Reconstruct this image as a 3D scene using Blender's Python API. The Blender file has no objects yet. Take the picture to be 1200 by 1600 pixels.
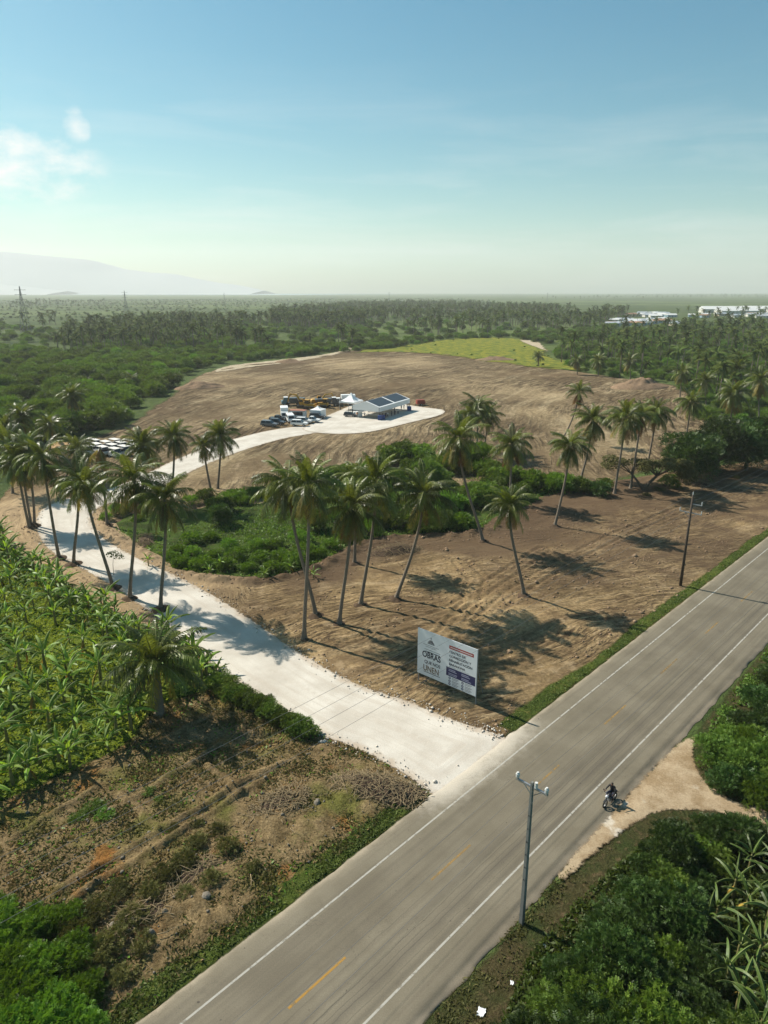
import bpy, bmesh, math, random
import numpy as np
from mathutils import Vector, Matrix
R = math.radians
rng = np.random.default_rng(7)
random.seed(7)
sc = bpy.context.scene
col = sc.collection

# ---------------------------------------------------------------- camera
CAM_H, FPX, HORIZON = 36.0, 1090.0, 454.0        # height in metres; focal length and horizon row for a 1200x1600 frame
TH = math.atan((800 - HORIZON) / FPX)
cam = bpy.data.objects.new('camera', bpy.data.cameras.new('camera'))
col.objects.link(cam); sc.camera = cam
cam.location = (0, 0, CAM_H)
cam.rotation_euler = (math.pi / 2 - TH, 0, 0)
cam.data.sensor_fit = 'VERTICAL'; cam.data.sensor_height = 24.0
cam.data.lens = 24.0 * FPX / 1600.0
cam.data.clip_start = 0.5; cam.data.clip_end = 60000

# ---------------------------------------------------------------- sky, sun, exposure
SUN_AZ, SUN_EL = R(-57), R(43)                    # azimuth clockwise from +Y
SUN_DIR = Vector((math.sin(SUN_AZ) * math.cos(SUN_EL), math.cos(SUN_AZ) * math.cos(SUN_EL), math.sin(SUN_EL)))
world = bpy.data.worlds.new('World'); sc.world = world; world.use_nodes = True
def setup_world():
    nt = world.node_tree; nt.nodes.clear(); L = nt.links.new
    def nd(t, **k):
        n = nt.nodes.new(t)
        for a, b in k.items(): setattr(n, a, b)
        return n
    def mth(op, a, b=None, clamp=False):
        n = nd('ShaderNodeMath', operation=op, use_clamp=clamp)
        for i, v in enumerate((a, b)):
            if v is None: continue
            if isinstance(v, (int, float)): n.inputs[i].default_value = v
            else: L(v, n.inputs[i])
        return n.outputs[0]
    sky = nd('ShaderNodeTexSky', sky_type='NISHITA', sun_disc=False, sun_elevation=SUN_EL, sun_rotation=SUN_AZ,
             altitude=40, air_density=1.0, dust_density=1.0, ozone_density=1.6)
    tint = nd('ShaderNodeMix', data_type='RGBA', blend_type='MULTIPLY'); tint.inputs[0].default_value = 1.0
    hs = nd('ShaderNodeHueSaturation'); hs.inputs['Saturation'].default_value = 1.5; hs.inputs['Hue'].default_value = .487; L(sky.outputs[0], hs.inputs['Color']); L(hs.outputs[0], tint.inputs[6]); tint.inputs[7].default_value = SKY_TINT
    tc = nd('ShaderNodeTexCoord'); sep = nd('ShaderNodeSeparateXYZ'); L(tc.outputs['Generated'], sep.inputs[0])
    # thin high cloud: streaks stretched along the horizon, all round the sky
    mp = nd('ShaderNodeMapping'); mp.inputs['Scale'].default_value = (2.2, 2.2, 17.0); L(tc.outputs['Generated'], mp.inputs[0])
    n1 = nd('ShaderNodeTexNoise'); n1.inputs['Scale'].default_value = 1.6; n1.inputs['Detail'].default_value = 7; n1.inputs['Roughness'].default_value = .58
    n1.inputs['Distortion'].default_value = .4
    L(mp.outputs[0], n1.inputs['Vector'])
    cir = mth('MULTIPLY', mth('SUBTRACT', n1.outputs['Fac'], .47), 2.6, True)
    low = mth('SUBTRACT', 1.0, mth('MULTIPLY', mth('ABSOLUTE', mth('SUBTRACT', sep.outputs[2], .10)), 6.0), True)
    cir = mth('MULTIPLY', mth('MULTIPLY', cir, low), .5)
    # small cumulus: two patches low on the sunny side
    n2 = nd('ShaderNodeTexNoise'); n2.inputs['Scale'].default_value = 24; n2.inputs['Detail'].default_value = 8; n2.inputs['Roughness'].default_value = .6
    mp2 = nd('ShaderNodeMapping'); mp2.inputs['Scale'].default_value = (1, 1, 2.1); L(tc.outputs['Generated'], mp2.inputs[0]); L(mp2.outputs[0], n2.inputs['Vector'])
    tot = cir
    for (px, py, rad, sx, amt) in CLOUDS:
        yy = py - 800; d = Vector(((px - 600), FPX * math.cos(TH) - yy * math.sin(TH), -(yy * math.cos(TH) + FPX * math.sin(TH)))).normalized()
        vs = nd('ShaderNodeVectorMath', operation='SUBTRACT'); L(tc.outputs['Generated'], vs.inputs[0]); vs.inputs[1].default_value = d
        sc_ = nd('ShaderNodeVectorMath', operation='MULTIPLY'); L(vs.outputs[0], sc_.inputs[0]); sc_.inputs[1].default_value = (1 / sx, 1 / sx, 1.0)
        ln = nd('ShaderNodeVectorMath', operation='LENGTH'); L(sc_.outputs[0], ln.inputs[0])
        e = mth('SUBTRACT', 1.0, mth('DIVIDE', ln.outputs['Value'], rad))
        m = mth('MULTIPLY', mth('ADD', mth('MULTIPLY', mth('SUBTRACT', n2.outputs['Fac'], .5), 3.4), mth('MULTIPLY', e, 1.15)), amt, True)
        m = mth('MULTIPLY', m, mth('MULTIPLY', e, 4.0, True))
        tot = mth('MAXIMUM', tot, m)
    mix = nd('ShaderNodeMix', data_type='RGBA'); L(tot, mix.inputs[0]); L(tint.outputs[2], mix.inputs[6]); mix.inputs[7].default_value = (9.6, 9.5, 9.2, 1)
    bg = nd('ShaderNodeBackground'); bg.inputs['Strength'].default_value = SKY_STRENGTH; L(mix.outputs[2], bg.inputs['Color'])
    out = nd('ShaderNodeOutputWorld'); L(bg.outputs[0], out.inputs['Surface'])
SKY_TINT = (0.78, 1.07, 0.94, 1); SKY_STRENGTH = 0.069
CLOUDS = [(0, 258, .050, 2.6, .75), (118, 198, .024, .8, .5)]
setup_world()
sun = bpy.data.objects.new('sun', bpy.data.lights.new('sun', 'SUN')); col.objects.link(sun)
sun.data.energy = 5.0; sun.data.angle = R(0.53); sun.data.color = (1, .93, .82)
sun.rotation_euler = (-SUN_DIR).to_track_quat('-Z', 'Y').to_euler(); sun.location = SUN_DIR * 60
sc.view_settings.view_transform = 'Standard'; sc.view_settings.look = 'None'; sc.view_settings.exposure = 0.62; sc.view_settings.gamma = 1.0
sc.view_settings.use_curve_mapping = False
sc.render.engine = 'CYCLES'
sc.cycles.max_bounces = 5; sc.cycles.diffuse_bounces = 2; sc.cycles.glossy_bounces = 2; sc.cycles.transparent_max_bounces = 12; sc.cycles.volume_bounces = 1
sc.cycles.use_denoising = True

# ---------------------------------------------------------------- survey helpers: where a point of the photograph stands on the ground
CT, ST = math.cos(TH), math.sin(TH)
def at(x, y, z=0.0):
    yy = y - 800; k = (CAM_H - z) / (yy * CT + FPX * ST)
    return Vector(((x - 600) * k, (FPX * CT - yy * ST) * k, z))
def over(x, y, Y):
    """the point at forward distance Y seen at pixel x, y"""
    yy = y - 800; k = Y / (FPX * CT - yy * ST)
    return Vector(((x - 600) * k, Y, CAM_H - (yy * CT + FPX * ST) * k))
def to_px(P):
    P = np.asarray(P, float); dz = CAM_H - P[..., 2]
    zc = P[..., 1] * CT + dz * ST; yc = dz * CT - P[..., 1] * ST
    return 600 + FPX * P[..., 0] / zc, 800 + FPX * yc / zc
U = Vector((0.6925, 0.7214)); NV = Vector((0.7214, -0.6925))      # along the road, across it to the right
def rd(t, n, z=0.0): return Vector((U.x * t + NV.x * n, U.y * t + NV.y * n, z))
def gpoly(pts): return np.array([at(*p)[:2] for p in pts])

def sdist(P, poly):
    """signed distance of points to a polygon, positive inside"""
    x, y = P[:, 0], P[:, 1]; d2 = np.full(len(P), 1e18); ins = np.zeros(len(P), bool)
    n = len(poly)
    for i in range(n):
        a, b = poly[i], poly[(i + 1) % n]; e = b - a
        t = np.clip(((x - a[0]) * e[0] + (y - a[1]) * e[1]) / max(e @ e, 1e-9), 0, 1)
        d2 = np.minimum(d2, (x - a[0] - t * e[0]) ** 2 + (y - a[1] - t * e[1]) ** 2)
        c = (a[1] > y) != (b[1] > y)
        if abs(e[1]) > 1e-12: ins ^= c & (x < (b[0] - a[0]) * (y - a[1]) / e[1] + a[0])
    return np.sqrt(d2) * np.where(ins, 1, -1)
def smooth_poly(poly, it=2):
    p = np.array(poly, float)
    for _ in range(it):
        q = np.roll(p, -1, 0); p = np.stack([p * .75 + q * .25, p * .25 + q * .75], 1).reshape(-1, 2)
    return p
def vnoise(x, y, seed=0):
    """smooth value noise 0..1"""
    xi, yi = np.floor(x).astype(np.int64), np.floor(y).astype(np.int64); fx, fy = x - xi, y - yi
    fx, fy = fx * fx * (3 - 2 * fx), fy * fy * (3 - 2 * fy)
    def h(i, j):
        v = (i * 374761393 + j * 668265263 + seed * 1442695041) & 0xffffffff
        v = ((v ^ (v >> 13)) * 1274126177) & 0xffffffff
        return ((v ^ (v >> 16)) & 0xffff) / 65535.0
    return (h(xi, yi) * (1 - fx) + h(xi + 1, yi) * fx) * (1 - fy) + (h(xi, yi + 1) * (1 - fx) + h(xi + 1, yi + 1) * fx) * fy
def fbm(x, y, seed=0, o=4):
    s = 0; a = .5
    for k in range(o): s = s + a * vnoise(x * 2 ** k, y * 2 ** k, seed + k); a *= .5
    return s / (1 - .5 ** o)
def sstep(a, b, x):
    t = np.clip((x - a) / (b - a), 0, 1); return t * t * (3 - 2 * t)
def inside_random(poly, n, rnd=rng, margin=0.0, maxtry=60):
    lo, hi = poly.min(0), poly.max(0); out = []
    got = 0
    for _ in range(maxtry):
        p = lo + rnd.random((max(n, 64) * 3, 2)) * (hi - lo); p = p[sdist(p, poly) > margin]; out.append(p); got += len(p)
        if got >= n: break
    return np.concatenate(out)[:n]

# ---------------------------------------------------------------- object helpers
def tag(o, label=None, cat=None, group=None, kind=None):
    for k, v in (('label', label), ('category', cat), ('group', group), ('kind', kind)):
        if v: o[k] = v
    return o
def link(name, data, parent=None, loc=None, rot=None, scale=None):
    o = bpy.data.objects.new(name, data); col.objects.link(o)
    if parent is not None: o.parent = parent
    if loc is not None: o.location = loc
    if rot is not None: o.rotation_euler = rot
    if scale is not None: o.scale = scale if hasattr(scale, '__len__') else (scale,) * 3
    return o
def empty(name, loc, rz=0.0, scale=1.0):
    o = link(name, None, None, loc, (0, 0, rz), scale); o.empty_display_size = .3; return o
def mesh_np(name, V, F, mats, smooth=False, midx=None):
    """mesh from vertex and face arrays; F: (n,3) or (n,4)"""
    me = bpy.data.meshes.new(name); V = np.asarray(V, np.float32); F = np.asarray(F, np.int32); k = F.shape[1]
    me.vertices.add(len(V)); me.vertices.foreach_set('co', V.ravel())
    me.loops.add(F.size); me.loops.foreach_set('vertex_index', F.ravel())
    me.polygons.add(len(F)); me.polygons.foreach_set('loop_start', np.arange(len(F), dtype=np.int32) * k)
    for m in (mats if isinstance(mats, (list, tuple)) else [mats]): me.materials.append(m)
    if midx is not None: me.polygons.foreach_set('material_index', np.asarray(midx, np.int32))
    if smooth: me.polygons.foreach_set('use_smooth', np.ones(len(F), bool))
    me.update(calc_edges=True); return me
def set_attr(me, name, arr):
    arr = np.asarray(arr, np.float32)
    if arr.ndim == 1:
        a = me.attributes.new(name, 'FLOAT', 'POINT'); a.data.foreach_set('value', arr)
    else:
        a = me.attributes.new(name, 'FLOAT_VECTOR', 'POINT'); a.data.foreach_set('vector', arr.ravel())
def copy_tree(o, parent=None):
    c = o.copy(); col.objects.link(c)
    if parent is not None: c.parent = parent
    for ch in o.children: copy_tree(ch, c)
    return c
class MB:
    """collects shapes; build() links them as one mesh object"""
    def __init__(s): s.v = []; s.f = []; s.m = []
    def add(s, V, F, m=0):
        b = len(s.v); s.v += [tuple(v) for v in V]; s.f += [tuple(b + i for i in f) for f in F]; s.m += [m] * len(F); return s
    def box(s, c, size, rz=0.0, m=0, taper=1.0, ry=0.0):
        x, y, z = [q / 2 for q in size]; M = Matrix.Rotation(rz, 3, 'Z') @ Matrix.Rotation(ry, 3, 'Y'); c = Vector(c)
        V = [c + M @ Vector((sx * x * (taper if sz > 0 else 1), sy * y * (taper if sz > 0 else 1), sz * z)) for sz in (-1, 1) for sx, sy in ((-1, -1), (1, -1), (1, 1), (-1, 1))]
        return s.add(V, [(3, 2, 1, 0), (4, 5, 6, 7), (0, 1, 5, 4), (1, 2, 6, 5), (2, 3, 7, 6), (3, 0, 4, 7)], m)
    def tube(s, pts, rad, n=8, m=0, caps=True):
        pts = [Vector(p) for p in pts]; V = []; F = []; k = len(pts)
        rad = [rad] * k if isinstance(rad, (int, float)) else rad; ref = None
        for i, p in enumerate(pts):
            d = (pts[min(i + 1, k - 1)] - pts[max(i - 1, 0)]).normalized()
            if ref is None: ref = d.orthogonal().normalized()
            a = (ref - d * ref.dot(d)).normalized(); b = d.cross(a); ref = a
            V += [p + (a * math.cos(2 * math.pi * j / n) + b * math.sin(2 * math.pi * j / n)) * rad[i] for j in range(n)]
        for i in range(k - 1):
            F += [(i * n + j, i * n + (j + 1) % n, (i + 1) * n + (j + 1) % n, (i + 1) * n + j) for j in range(n)]
        if caps: F += [tuple(range(n - 1, -1, -1)), tuple((k - 1) * n + j for j in range(n))]
        return s.add(V, F, m)
    def prism(s, prof, y0, y1, m=0):
        """profile in x-z pushed along y"""
        n = len(prof); V = [(x, y0, z) for x, z in prof] + [(x, y1, z) for x, z in prof]
        F = [tuple(range(n)), tuple(range(2 * n - 1, n - 1, -1))] + [(j, n + j, n + (j + 1) % n, (j + 1) % n) for j in range(n)]
        return s.add(V, F, m)
    def loft(s, secs, m=0, caps=True):
        n = len(secs[0]); V = [v for q in secs for v in q]; F = []
        for i in range(len(secs) - 1): F += [(i * n + j, i * n + (j + 1) % n, (i + 1) * n + (j + 1) % n, (i + 1) * n + j) for j in range(n)]
        if caps: F += [tuple(range(n - 1, -1, -1)), tuple((len(secs) - 1) * n + j for j in range(n))]
        return s.add(V, F, m)
    def mesh(s, name, mats, smooth=False, bevel=0.0):
        me = bpy.data.meshes.new(name); me.from_pydata(s.v, [], s.f)
        for mt in (mats if isinstance(mats, (list, tuple)) else [mats]): me.materials.append(mt)
        me.polygons.foreach_set('material_index', s.m)
        bm = bmesh.new(); bm.from_mesh(me); bmesh.ops.recalc_face_normals(bm, faces=bm.faces)
        if bevel: bmesh.ops.bevel(bm, geom=bm.edges[:], offset=bevel, segments=2, affect='EDGES', clamp_overlap=True)
        bm.to_mesh(me); bm.free()
        if smooth: me.polygons.foreach_set('use_smooth', [True] * len(me.polygons))
        me.update(); return me
    def build(s, name, mats, parent=None, loc=None, rot=None, smooth=False, bevel=0.0, scale=None):
        return link(name, s.mesh(name, mats, smooth, bevel), parent, loc, rot, scale)

# ---------------------------------------------------------------- materials
class NT:
    def __init__(s, name):
        s.mat = bpy.data.materials.new(name); s.mat.use_nodes = True; s.t = s.mat.node_tree; s.t.nodes.clear()
        s.out = s.n('ShaderNodeOutputMaterial'); s.geo = None
    def n(s, t, **k):
        q = s.t.nodes.new(t)
        for a, b in k.items(): setattr(q, a, b)
        return q
    def put(s, sock, v):
        if v is None: return
        if isinstance(v, bpy.types.NodeSocket): s.t.links.new(v, sock)
        else:
            if isinstance(v, tuple) and len(v) == 3 and sock.type == 'RGBA': v = v + (1,)
            sock.default_value = v
    def pos(s):
        if s.geo is None: s.geo = s.n('ShaderNodeNewGeometry')
        return s.geo.outputs['Position']
    def obj(s): return s.n('ShaderNodeTexCoord').outputs['Object']
    def attr(s, name, vec=False): q = s.n('ShaderNodeAttribute', attribute_name=name); return q.outputs['Vector' if vec else 'Fac']
    def scale(s, v, k):
        q = s.n('ShaderNodeVectorMath', operation='MULTIPLY'); s.put(q.inputs[0], v); q.inputs[1].default_value = k; return q.outputs[0]
    def noise(s, scale, detail=4, vec=None, rough=.55, dist=0.0):
        q = s.n('ShaderNodeTexNoise'); q.inputs['Scale'].default_value = scale; q.inputs['Detail'].default_value = detail; q.inputs['Roughness'].default_value = rough
        q.inputs['Distortion'].default_value = dist; s.put(q.inputs['Vector'], vec if vec is not None else s.pos()); return q.outputs['Fac']
    def m(s, op, a, b=None, c=None, clamp=False):
        q = s.n('ShaderNodeMath', operation=op, use_clamp=clamp)
        for i, v in enumerate((a, b, c)): s.put(q.inputs[i], v)
        return q.outputs[0]
    def ss(s, v, a, b, lo=0.0, hi=1.0):
        q = s.n('ShaderNodeMapRange', interpolation_type='SMOOTHSTEP'); s.put(q.inputs[0], v)
        for i, k in enumerate((a, b, lo, hi)): q.inputs[i + 1].default_value = k
        return q.outputs[0]
    def mix(s, f, a, b, mode='MIX'):
        q = s.n('ShaderNodeMix', data_type='RGBA', blend_type=mode); s.put(q.inputs[0], f); s.put(q.inputs[6], a); s.put(q.inputs[7], b); return q.outputs[2]
    def bump(s, h, strength=.5, dist=.05, base=None):
        q = s.n('ShaderNodeBump'); q.inputs['Strength'].default_value = strength; q.inputs['Distance'].default_value = dist; s.put(q.inputs['Height'], h)
        if base is not None: s.put(q.inputs['Normal'], base)
        return q.outputs[0]
    def bsdf(s, colr, rough=.9, spec=.2, metal=0.0, normal=None, trans=None):
        q = s.n('ShaderNodeBsdfPrincipled'); s.put(q.inputs['Base Color'], colr); s.put(q.inputs['Roughness'], rough)
        q.inputs['Specular IOR Level'].default_value = spec; q.inputs['Metallic'].default_value = metal
        if normal is not None: s.put(q.inputs['Normal'], normal)
        return q.outputs[0]
    def finish(s, sh, alpha=None):
        if alpha is not None:
            t = s.n('ShaderNodeBsdfTransparent'); q = s.n('ShaderNodeMixShader'); s.put(q.inputs[0], alpha)
            s.t.links.new(t.outputs[0], q.inputs[1]); s.t.links.new(sh, q.inputs[2]); sh = q.outputs[0]
        s.t.links.new(sh, s.out.inputs['Surface']); return s.mat
def plain(name, c, rough=.6, spec=.3, metal=0.0, var=.12, scale=3.0):
    n = NT(name); a = tuple(x * (1 - var) for x in c); b = tuple(min(1, x * (1 + var)) for x in c)
    return n.finish(n.bsdf(n.mix(n.noise(scale, 5, n.obj()), a, b), rough, spec, metal))
def leaf_mat(name, a, b, trans=.3, rough=.5, spec=.35, scale=.6, hue=.05, tcol=None):
    n = NT(name); oi = n.n('ShaderNodeObjectInfo').outputs['Random']
    f = n.m('ADD', n.m('MULTIPLY', n.m('ADD', n.noise(scale, 3), n.m('MULTIPLY', n.m('SUBTRACT', n.noise(scale * 5, 4), .5), .7)), .8), n.m('MULTIPLY', n.m('SUBTRACT', oi, .5), .6), clamp=True)
    c = n.mix(n.ss(f, .2, .62), a, b)
    hs = n.n('ShaderNodeHueSaturation'); n.put(hs.inputs['Color'], c)
    n.put(hs.inputs['Hue'], n.m('ADD', .5, n.m('MULTIPLY', n.m('SUBTRACT', oi, .5), hue)))
    c = hs.outputs[0]
    p = n.bsdf(c, rough, spec); t = n.n('ShaderNodeBsdfTranslucent')
    n.put(t.inputs['Color'], n.mix(.5, c, tcol or (b[0] * 1.5, b[1] * 1.5, b[2] * .6)))
    q = n.n('ShaderNodeMixShader'); q.inputs[0].default_value = trans
    n.t.links.new(p, q.inputs[1]); n.t.links.new(t.outputs[0], q.inputs[2])
    return n.finish(q.outputs[0])
def sheet_alpha(n, amp=1.2, scale=.8, soft=.35, detail=5):
    """ragged edge: the signed distance to the outline, roughened with noise"""
    e = n.m('ADD', n.attr('sd'), n.m('MULTIPLY', n.m('SUBTRACT', n.noise(scale, detail, rough=.65), .5), amp * 2))
    return n.ss(e, -soft, soft)

# ================================================================ THE GROUND
JUNCTION0, JUNCTION1 = at(668, 1235), at(785, 1152)
def tn(P): return P[:, 0] * U.x + P[:, 1] * U.y, P[:, 0] * NV.x + P[:, 1] * NV.y
GRAVEL = smooth_poly(gpoly([(690, 1252), (668, 1235), (630, 1207), (565, 1172), (500, 1150), (440, 1112), (390, 1082), (350, 1055), (290, 1003), (250, 967), (180, 917),
    (120, 884), (78, 862), (56, 832), (58, 800), (95, 780), (140, 773), (180, 762), (235, 738), (270, 720), (330, 696), (395, 678), (440, 669), (490, 664), (520, 672), (486, 678), (448, 684), (400, 697),
    (340, 718), (300, 736), (240, 766), (205, 780), (160, 789), (138, 806), (150, 835), (200, 866), (250, 889), (300, 913), (335, 932), (400, 974), (450, 1010), (505, 1043),
    (560, 1073), (640, 1096), (700, 1124), (755, 1140), (785, 1151), (800, 1158)]), 2)
PAD = smooth_poly(gpoly([(466, 672), (490, 662), (506, 652), (535, 640), (560, 628), (600, 625), (640, 634), (672, 638), (697, 641), (692, 649), (640, 661), (585, 675), (545, 679), (500, 678)]), 2)
GREEN = smooth_poly(gpoly([(165, 806), (215, 793), (300, 792), (350, 768), (420, 757), (560, 722), (640, 700), (740, 728), (850, 745), (930, 752), (960, 764), (860, 772), (830, 792), (785, 806),
    (745, 832), (660, 836), (570, 843), (505, 880), (430, 907), (340, 903), (272, 893), (240, 866), (185, 838)]), 1)
FIELD = smooth_poly(gpoly([(150, 684), (190, 669), (215, 660), (235, 640), (270, 620), (295, 596), (325, 581), (365, 571), (440, 565), (500, 556), (545, 547), (600, 546), (665, 548), (765, 561), (850, 573),
    (910, 582), (975, 592), (1030, 598), (1065, 605), (1090, 625), (1110, 660), (1090, 700), (1010, 735), (920, 758), (850, 775), (740, 770), (640, 750), (560, 770), (420, 795), (330, 805), (240, 815),
    (150, 830), (60, 800), (30, 740), (100, 700)]), 1)
LOT = smooth_poly(gpoly([(-15, 800), (5, 775), (30, 745), (70, 745), (120, 785), (160, 800), (240, 830), (330, 810), (420, 795), (560, 770), (740, 780), (850, 765), (960, 752), (1060, 735), (1200, 718), (1330, 700), (1330, 745),
    (1200, 842), (1050, 956), (900, 1065), (795, 1142), (775, 1165), (690, 1240), (620, 1210), (500, 1160), (420, 1112), (350, 1062), (300, 1012), (215, 975), (140, 930), (60, 885), (10, 850)]), 1)
PLOT = smooth_poly(gpoly([(660, 1240), (620, 1200), (560, 1170), (500, 1148), (430, 1105), (350, 1070), (290, 1088), (240, 1108), (200, 1165), (130, 1195), (0, 1255), (-120, 1290), (-250, 1500), (-250, 1750), (120, 1680), (250, 1560)]), 1)
BANANA = smooth_poly(gpoly([(-160, 800), (-10, 832), (60, 890), (140, 935), (210, 980), (290, 1012), (335, 1045), (352, 1072), (300, 1085), (240, 1105), (200, 1165), (130, 1195), (0, 1255), (-160, 1320)]), 1)
DRIVE = smooth_poly(gpoly([(1062, 1160), (1090, 1150), (1080, 1180), (1088, 1205), (1112, 1238), (1180, 1268), (1330, 1290), (1330, 1330), (1180, 1284), (1100, 1266), (1030, 1266), (985, 1292), (930, 1330), (880, 1378), (868, 1370), (960, 1268), (1000, 1225)]), 1)
MEADOW = smooth_poly(gpoly([(540, 553), (600, 545), (640, 540), (700, 530), (800, 527), (850, 542), (868, 565), (930, 582), (860, 577), (760, 565), (660, 551), (600, 550)]), 1)

def grid_sheet(name, poly, res, z, mat, margin=2.0, height=None, flow=None, resy=None, fade=None):
    lo, hi = poly.min(0) - margin, poly.max(0) + margin; resy = resy or res
    xs, ys = np.arange(lo[0], hi[0] + res, res), np.arange(lo[1], hi[1] + resy, resy)
    X, Y = np.meshgrid(xs, ys); P = np.stack([X.ravel(), Y.ravel()], 1)
    sd = np.empty(len(P), np.float32)
    for i in range(0, len(P), 60000): sd[i:i + 60000] = sdist(P[i:i + 60000], poly)
    nx, ny = len(xs), len(ys); ok = (sd > -margin).reshape(ny, nx)
    cell = ok[:-1, :-1] | ok[1:, :-1] | ok[:-1, 1:] | ok[1:, 1:]
    j, i = np.nonzero(cell); a = j * nx + i; F = np.stack([a, a + 1, a + nx + 1, a + nx], 1)
    used, inv = np.unique(F, return_inverse=True); F = inv.reshape(F.shape); P = P[used]; sd = sd[used]
    Z = np.full(len(P), z, np.float32)
    if height is not None: Z = Z + height(P, sd)
    me = mesh_np(name, np.column_stack([P, Z]), F, mat, smooth=True); set_attr(me, 'sd', sd)
    if flow is not None: set_attr(me, 'flow', flow(P, sd))
    return tag(link(name, me), kind='structure')

# ---- materials of the ground
def ground_mat():
    n = NT('scrubland'); p = n.pos()
    big = n.noise(.0022, 5, n.scale(p, (.6, 1.0, 1)), .6); mid = n.noise(.02, 5); fine = n.noise(.3, 6, rough=.7)
    c = n.mix(n.ss(big, .42, .6), (.070, .100, .034), (.12, .16, .055))
    c = n.mix(n.ss(mid, .48, .68), c, (.032, .055, .018))
    c = n.mix(n.ss(fine, .35, .75), n.mix(1.0, c, (.75, .75, .7), 'MULTIPLY'), n.mix(1.0, c, (1.3, 1.25, 1.1), 'MULTIPLY'))
    return n.finish(n.bsdf(c, .95, .05, normal=n.bump(n.m('ADD', fine, n.m('MULTIPLY', mid, 4)), .8, 1.5)))
def dirt_mat(name, near):
    n = NT(name); f = n.attr('flow', True)
    streak = n.noise(1.0, 5, n.scale(f, (1 / .34, 1 / 2.4, 0) if near else (1 / 1.3, 1 / 8., 0)), .72, .6)
    broad = n.noise(1.0, 4, n.scale(f, (1 / 2.2, 1 / 18., 0) if near else (1 / 6., 1 / 45., 0)), .68, .7)
    mott = n.noise(.06 if near else .02, 5); cl = n.noise(2.8 if near else .8, 7, rough=.76)
    hold = n.ss(n.noise(.05 if near else .015, 3), .36, .56)
    a, b, c_ = ((.19, .131, .066), (.35, .248, .128), (.47, .355, .21)) if near else ((.185, .134, .074), (.33, .248, .142), (.46, .365, .225))
    c = n.mix(n.ss(mott, .34, .66), a, b)
    c = n.mix(n.m('MULTIPLY', n.ss(broad, .5, .68), .55), c, c_)
    c = n.mix(n.m('MULTIPLY', n.ss(broad, .5, .32), .6), c, (.115, .074, .044))
    c = n.mix(n.m('MULTIPLY', n.m('MULTIPLY', n.ss(streak, .55, .40), .9), hold), c, (.062, .041, .024))
    c = n.mix(n.m('MULTIPLY', n.ss(streak, .56, .7), .5), c, (.46, .35, .235))
    c = n.mix(n.ss(cl, .34, .66), n.mix(1.0, c, (.66, .65, .63), 'MULTIPLY'), n.mix(1.0, c, (1.22, 1.22, 1.2), 'MULTIPLY'))
    c = n.mix(n.m('MULTIPLY', n.ss(n.noise(.11 if near else .028, 6, rough=.68, dist=.5), .5, .62), .62), c, (.115, .075, .040))
    c = n.mix(n.m('MULTIPLY', n.ss(n.noise(.3 if near else .07, 5, rough=.66), .56, .68), .45), c, (.43, .32, .19))
    if near:
        c = n.mix(n.m('MULTIPLY', n.ss(n.m('ADD', n.attr('fresh'), n.m('MULTIPLY', n.m('SUBTRACT', n.noise(.22, 5, rough=.65), .5), .9)), .25, .75), .85), c, (.095, .062, .038))
        c = n.mix(n.m('MULTIPLY', n.attr('sandy'), .55), c, (.44, .32, .19))
    h = n.m('ADD', n.m('MULTIPLY', n.m('MULTIPLY', streak, hold), .9 if near else 1.4), n.m('MULTIPLY', cl, .4))
    nb = n.bump(h, 1.0, .32 if near else 1.6)
    return n.finish(n.bsdf(c, .95, .08, normal=nb), sheet_alpha(n, .9 if near else 2.5, .5 if near else .15, .4 if near else 1.2))
def gravel_mat(name):
    n = NT(name); f = n.attr('flow', True)
    st = n.noise(1.0, 4, n.scale(f, (1 / .7, 1 / 14., 0)), .6); mo = n.noise(.22, 5); fi = n.noise(9, 4, rough=.7)
    c = n.mix(n.ss(mo, .3, .7), (.49, .445, .38), (.63, .59, .52))
    c = n.mix(n.m('MULTIPLY', n.ss(st, .52, .38), .35), c, (.46, .40, .33))
    edge = n.m('ADD', n.attr('sd'), n.m('MULTIPLY', n.m('SUBTRACT', n.noise(.7, 5), .5), 2.6))
    c = n.mix(n.ss(edge, .9, -.1, 0, .65), c, (.40, .31, .22))
    c = n.mix(n.ss(fi, .32, .72), n.mix(1.0, c, (.86, .86, .85), 'MULTIPLY'), c)
    return n.finish(n.bsdf(c, .95, .1, normal=n.bump(n.m('ADD', fi, n.m('MULTIPLY', st, 1.5)), .45, .05)), sheet_alpha(n, .55, 1.3, .12))
def grass_mat(name, cols, amp=.6, scale=1.4, spot=None, soft=.25):
    n = NT(name); a, b, c3 = cols
    m1, m2, m3 = n.noise(.25, 5), n.noise(1.6, 5, rough=.7), n.noise(7, 4, rough=.75)
    c = n.mix(n.ss(m1, .36, .62), a, b); c = n.mix(n.ss(m2, .52, .7), c, c3)
    c = n.mix(n.ss(m3, .3, .7), n.mix(1.0, c, (.55, .55, .5), 'MULTIPLY'), n.mix(1.0, c, (1.3, 1.3, 1.2), 'MULTIPLY'))
    return n.finish(n.bsdf(c, .95, .05, normal=n.bump(n.m('ADD', m3, m2), .9, .25)), sheet_alpha(n, amp, scale, soft))
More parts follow.
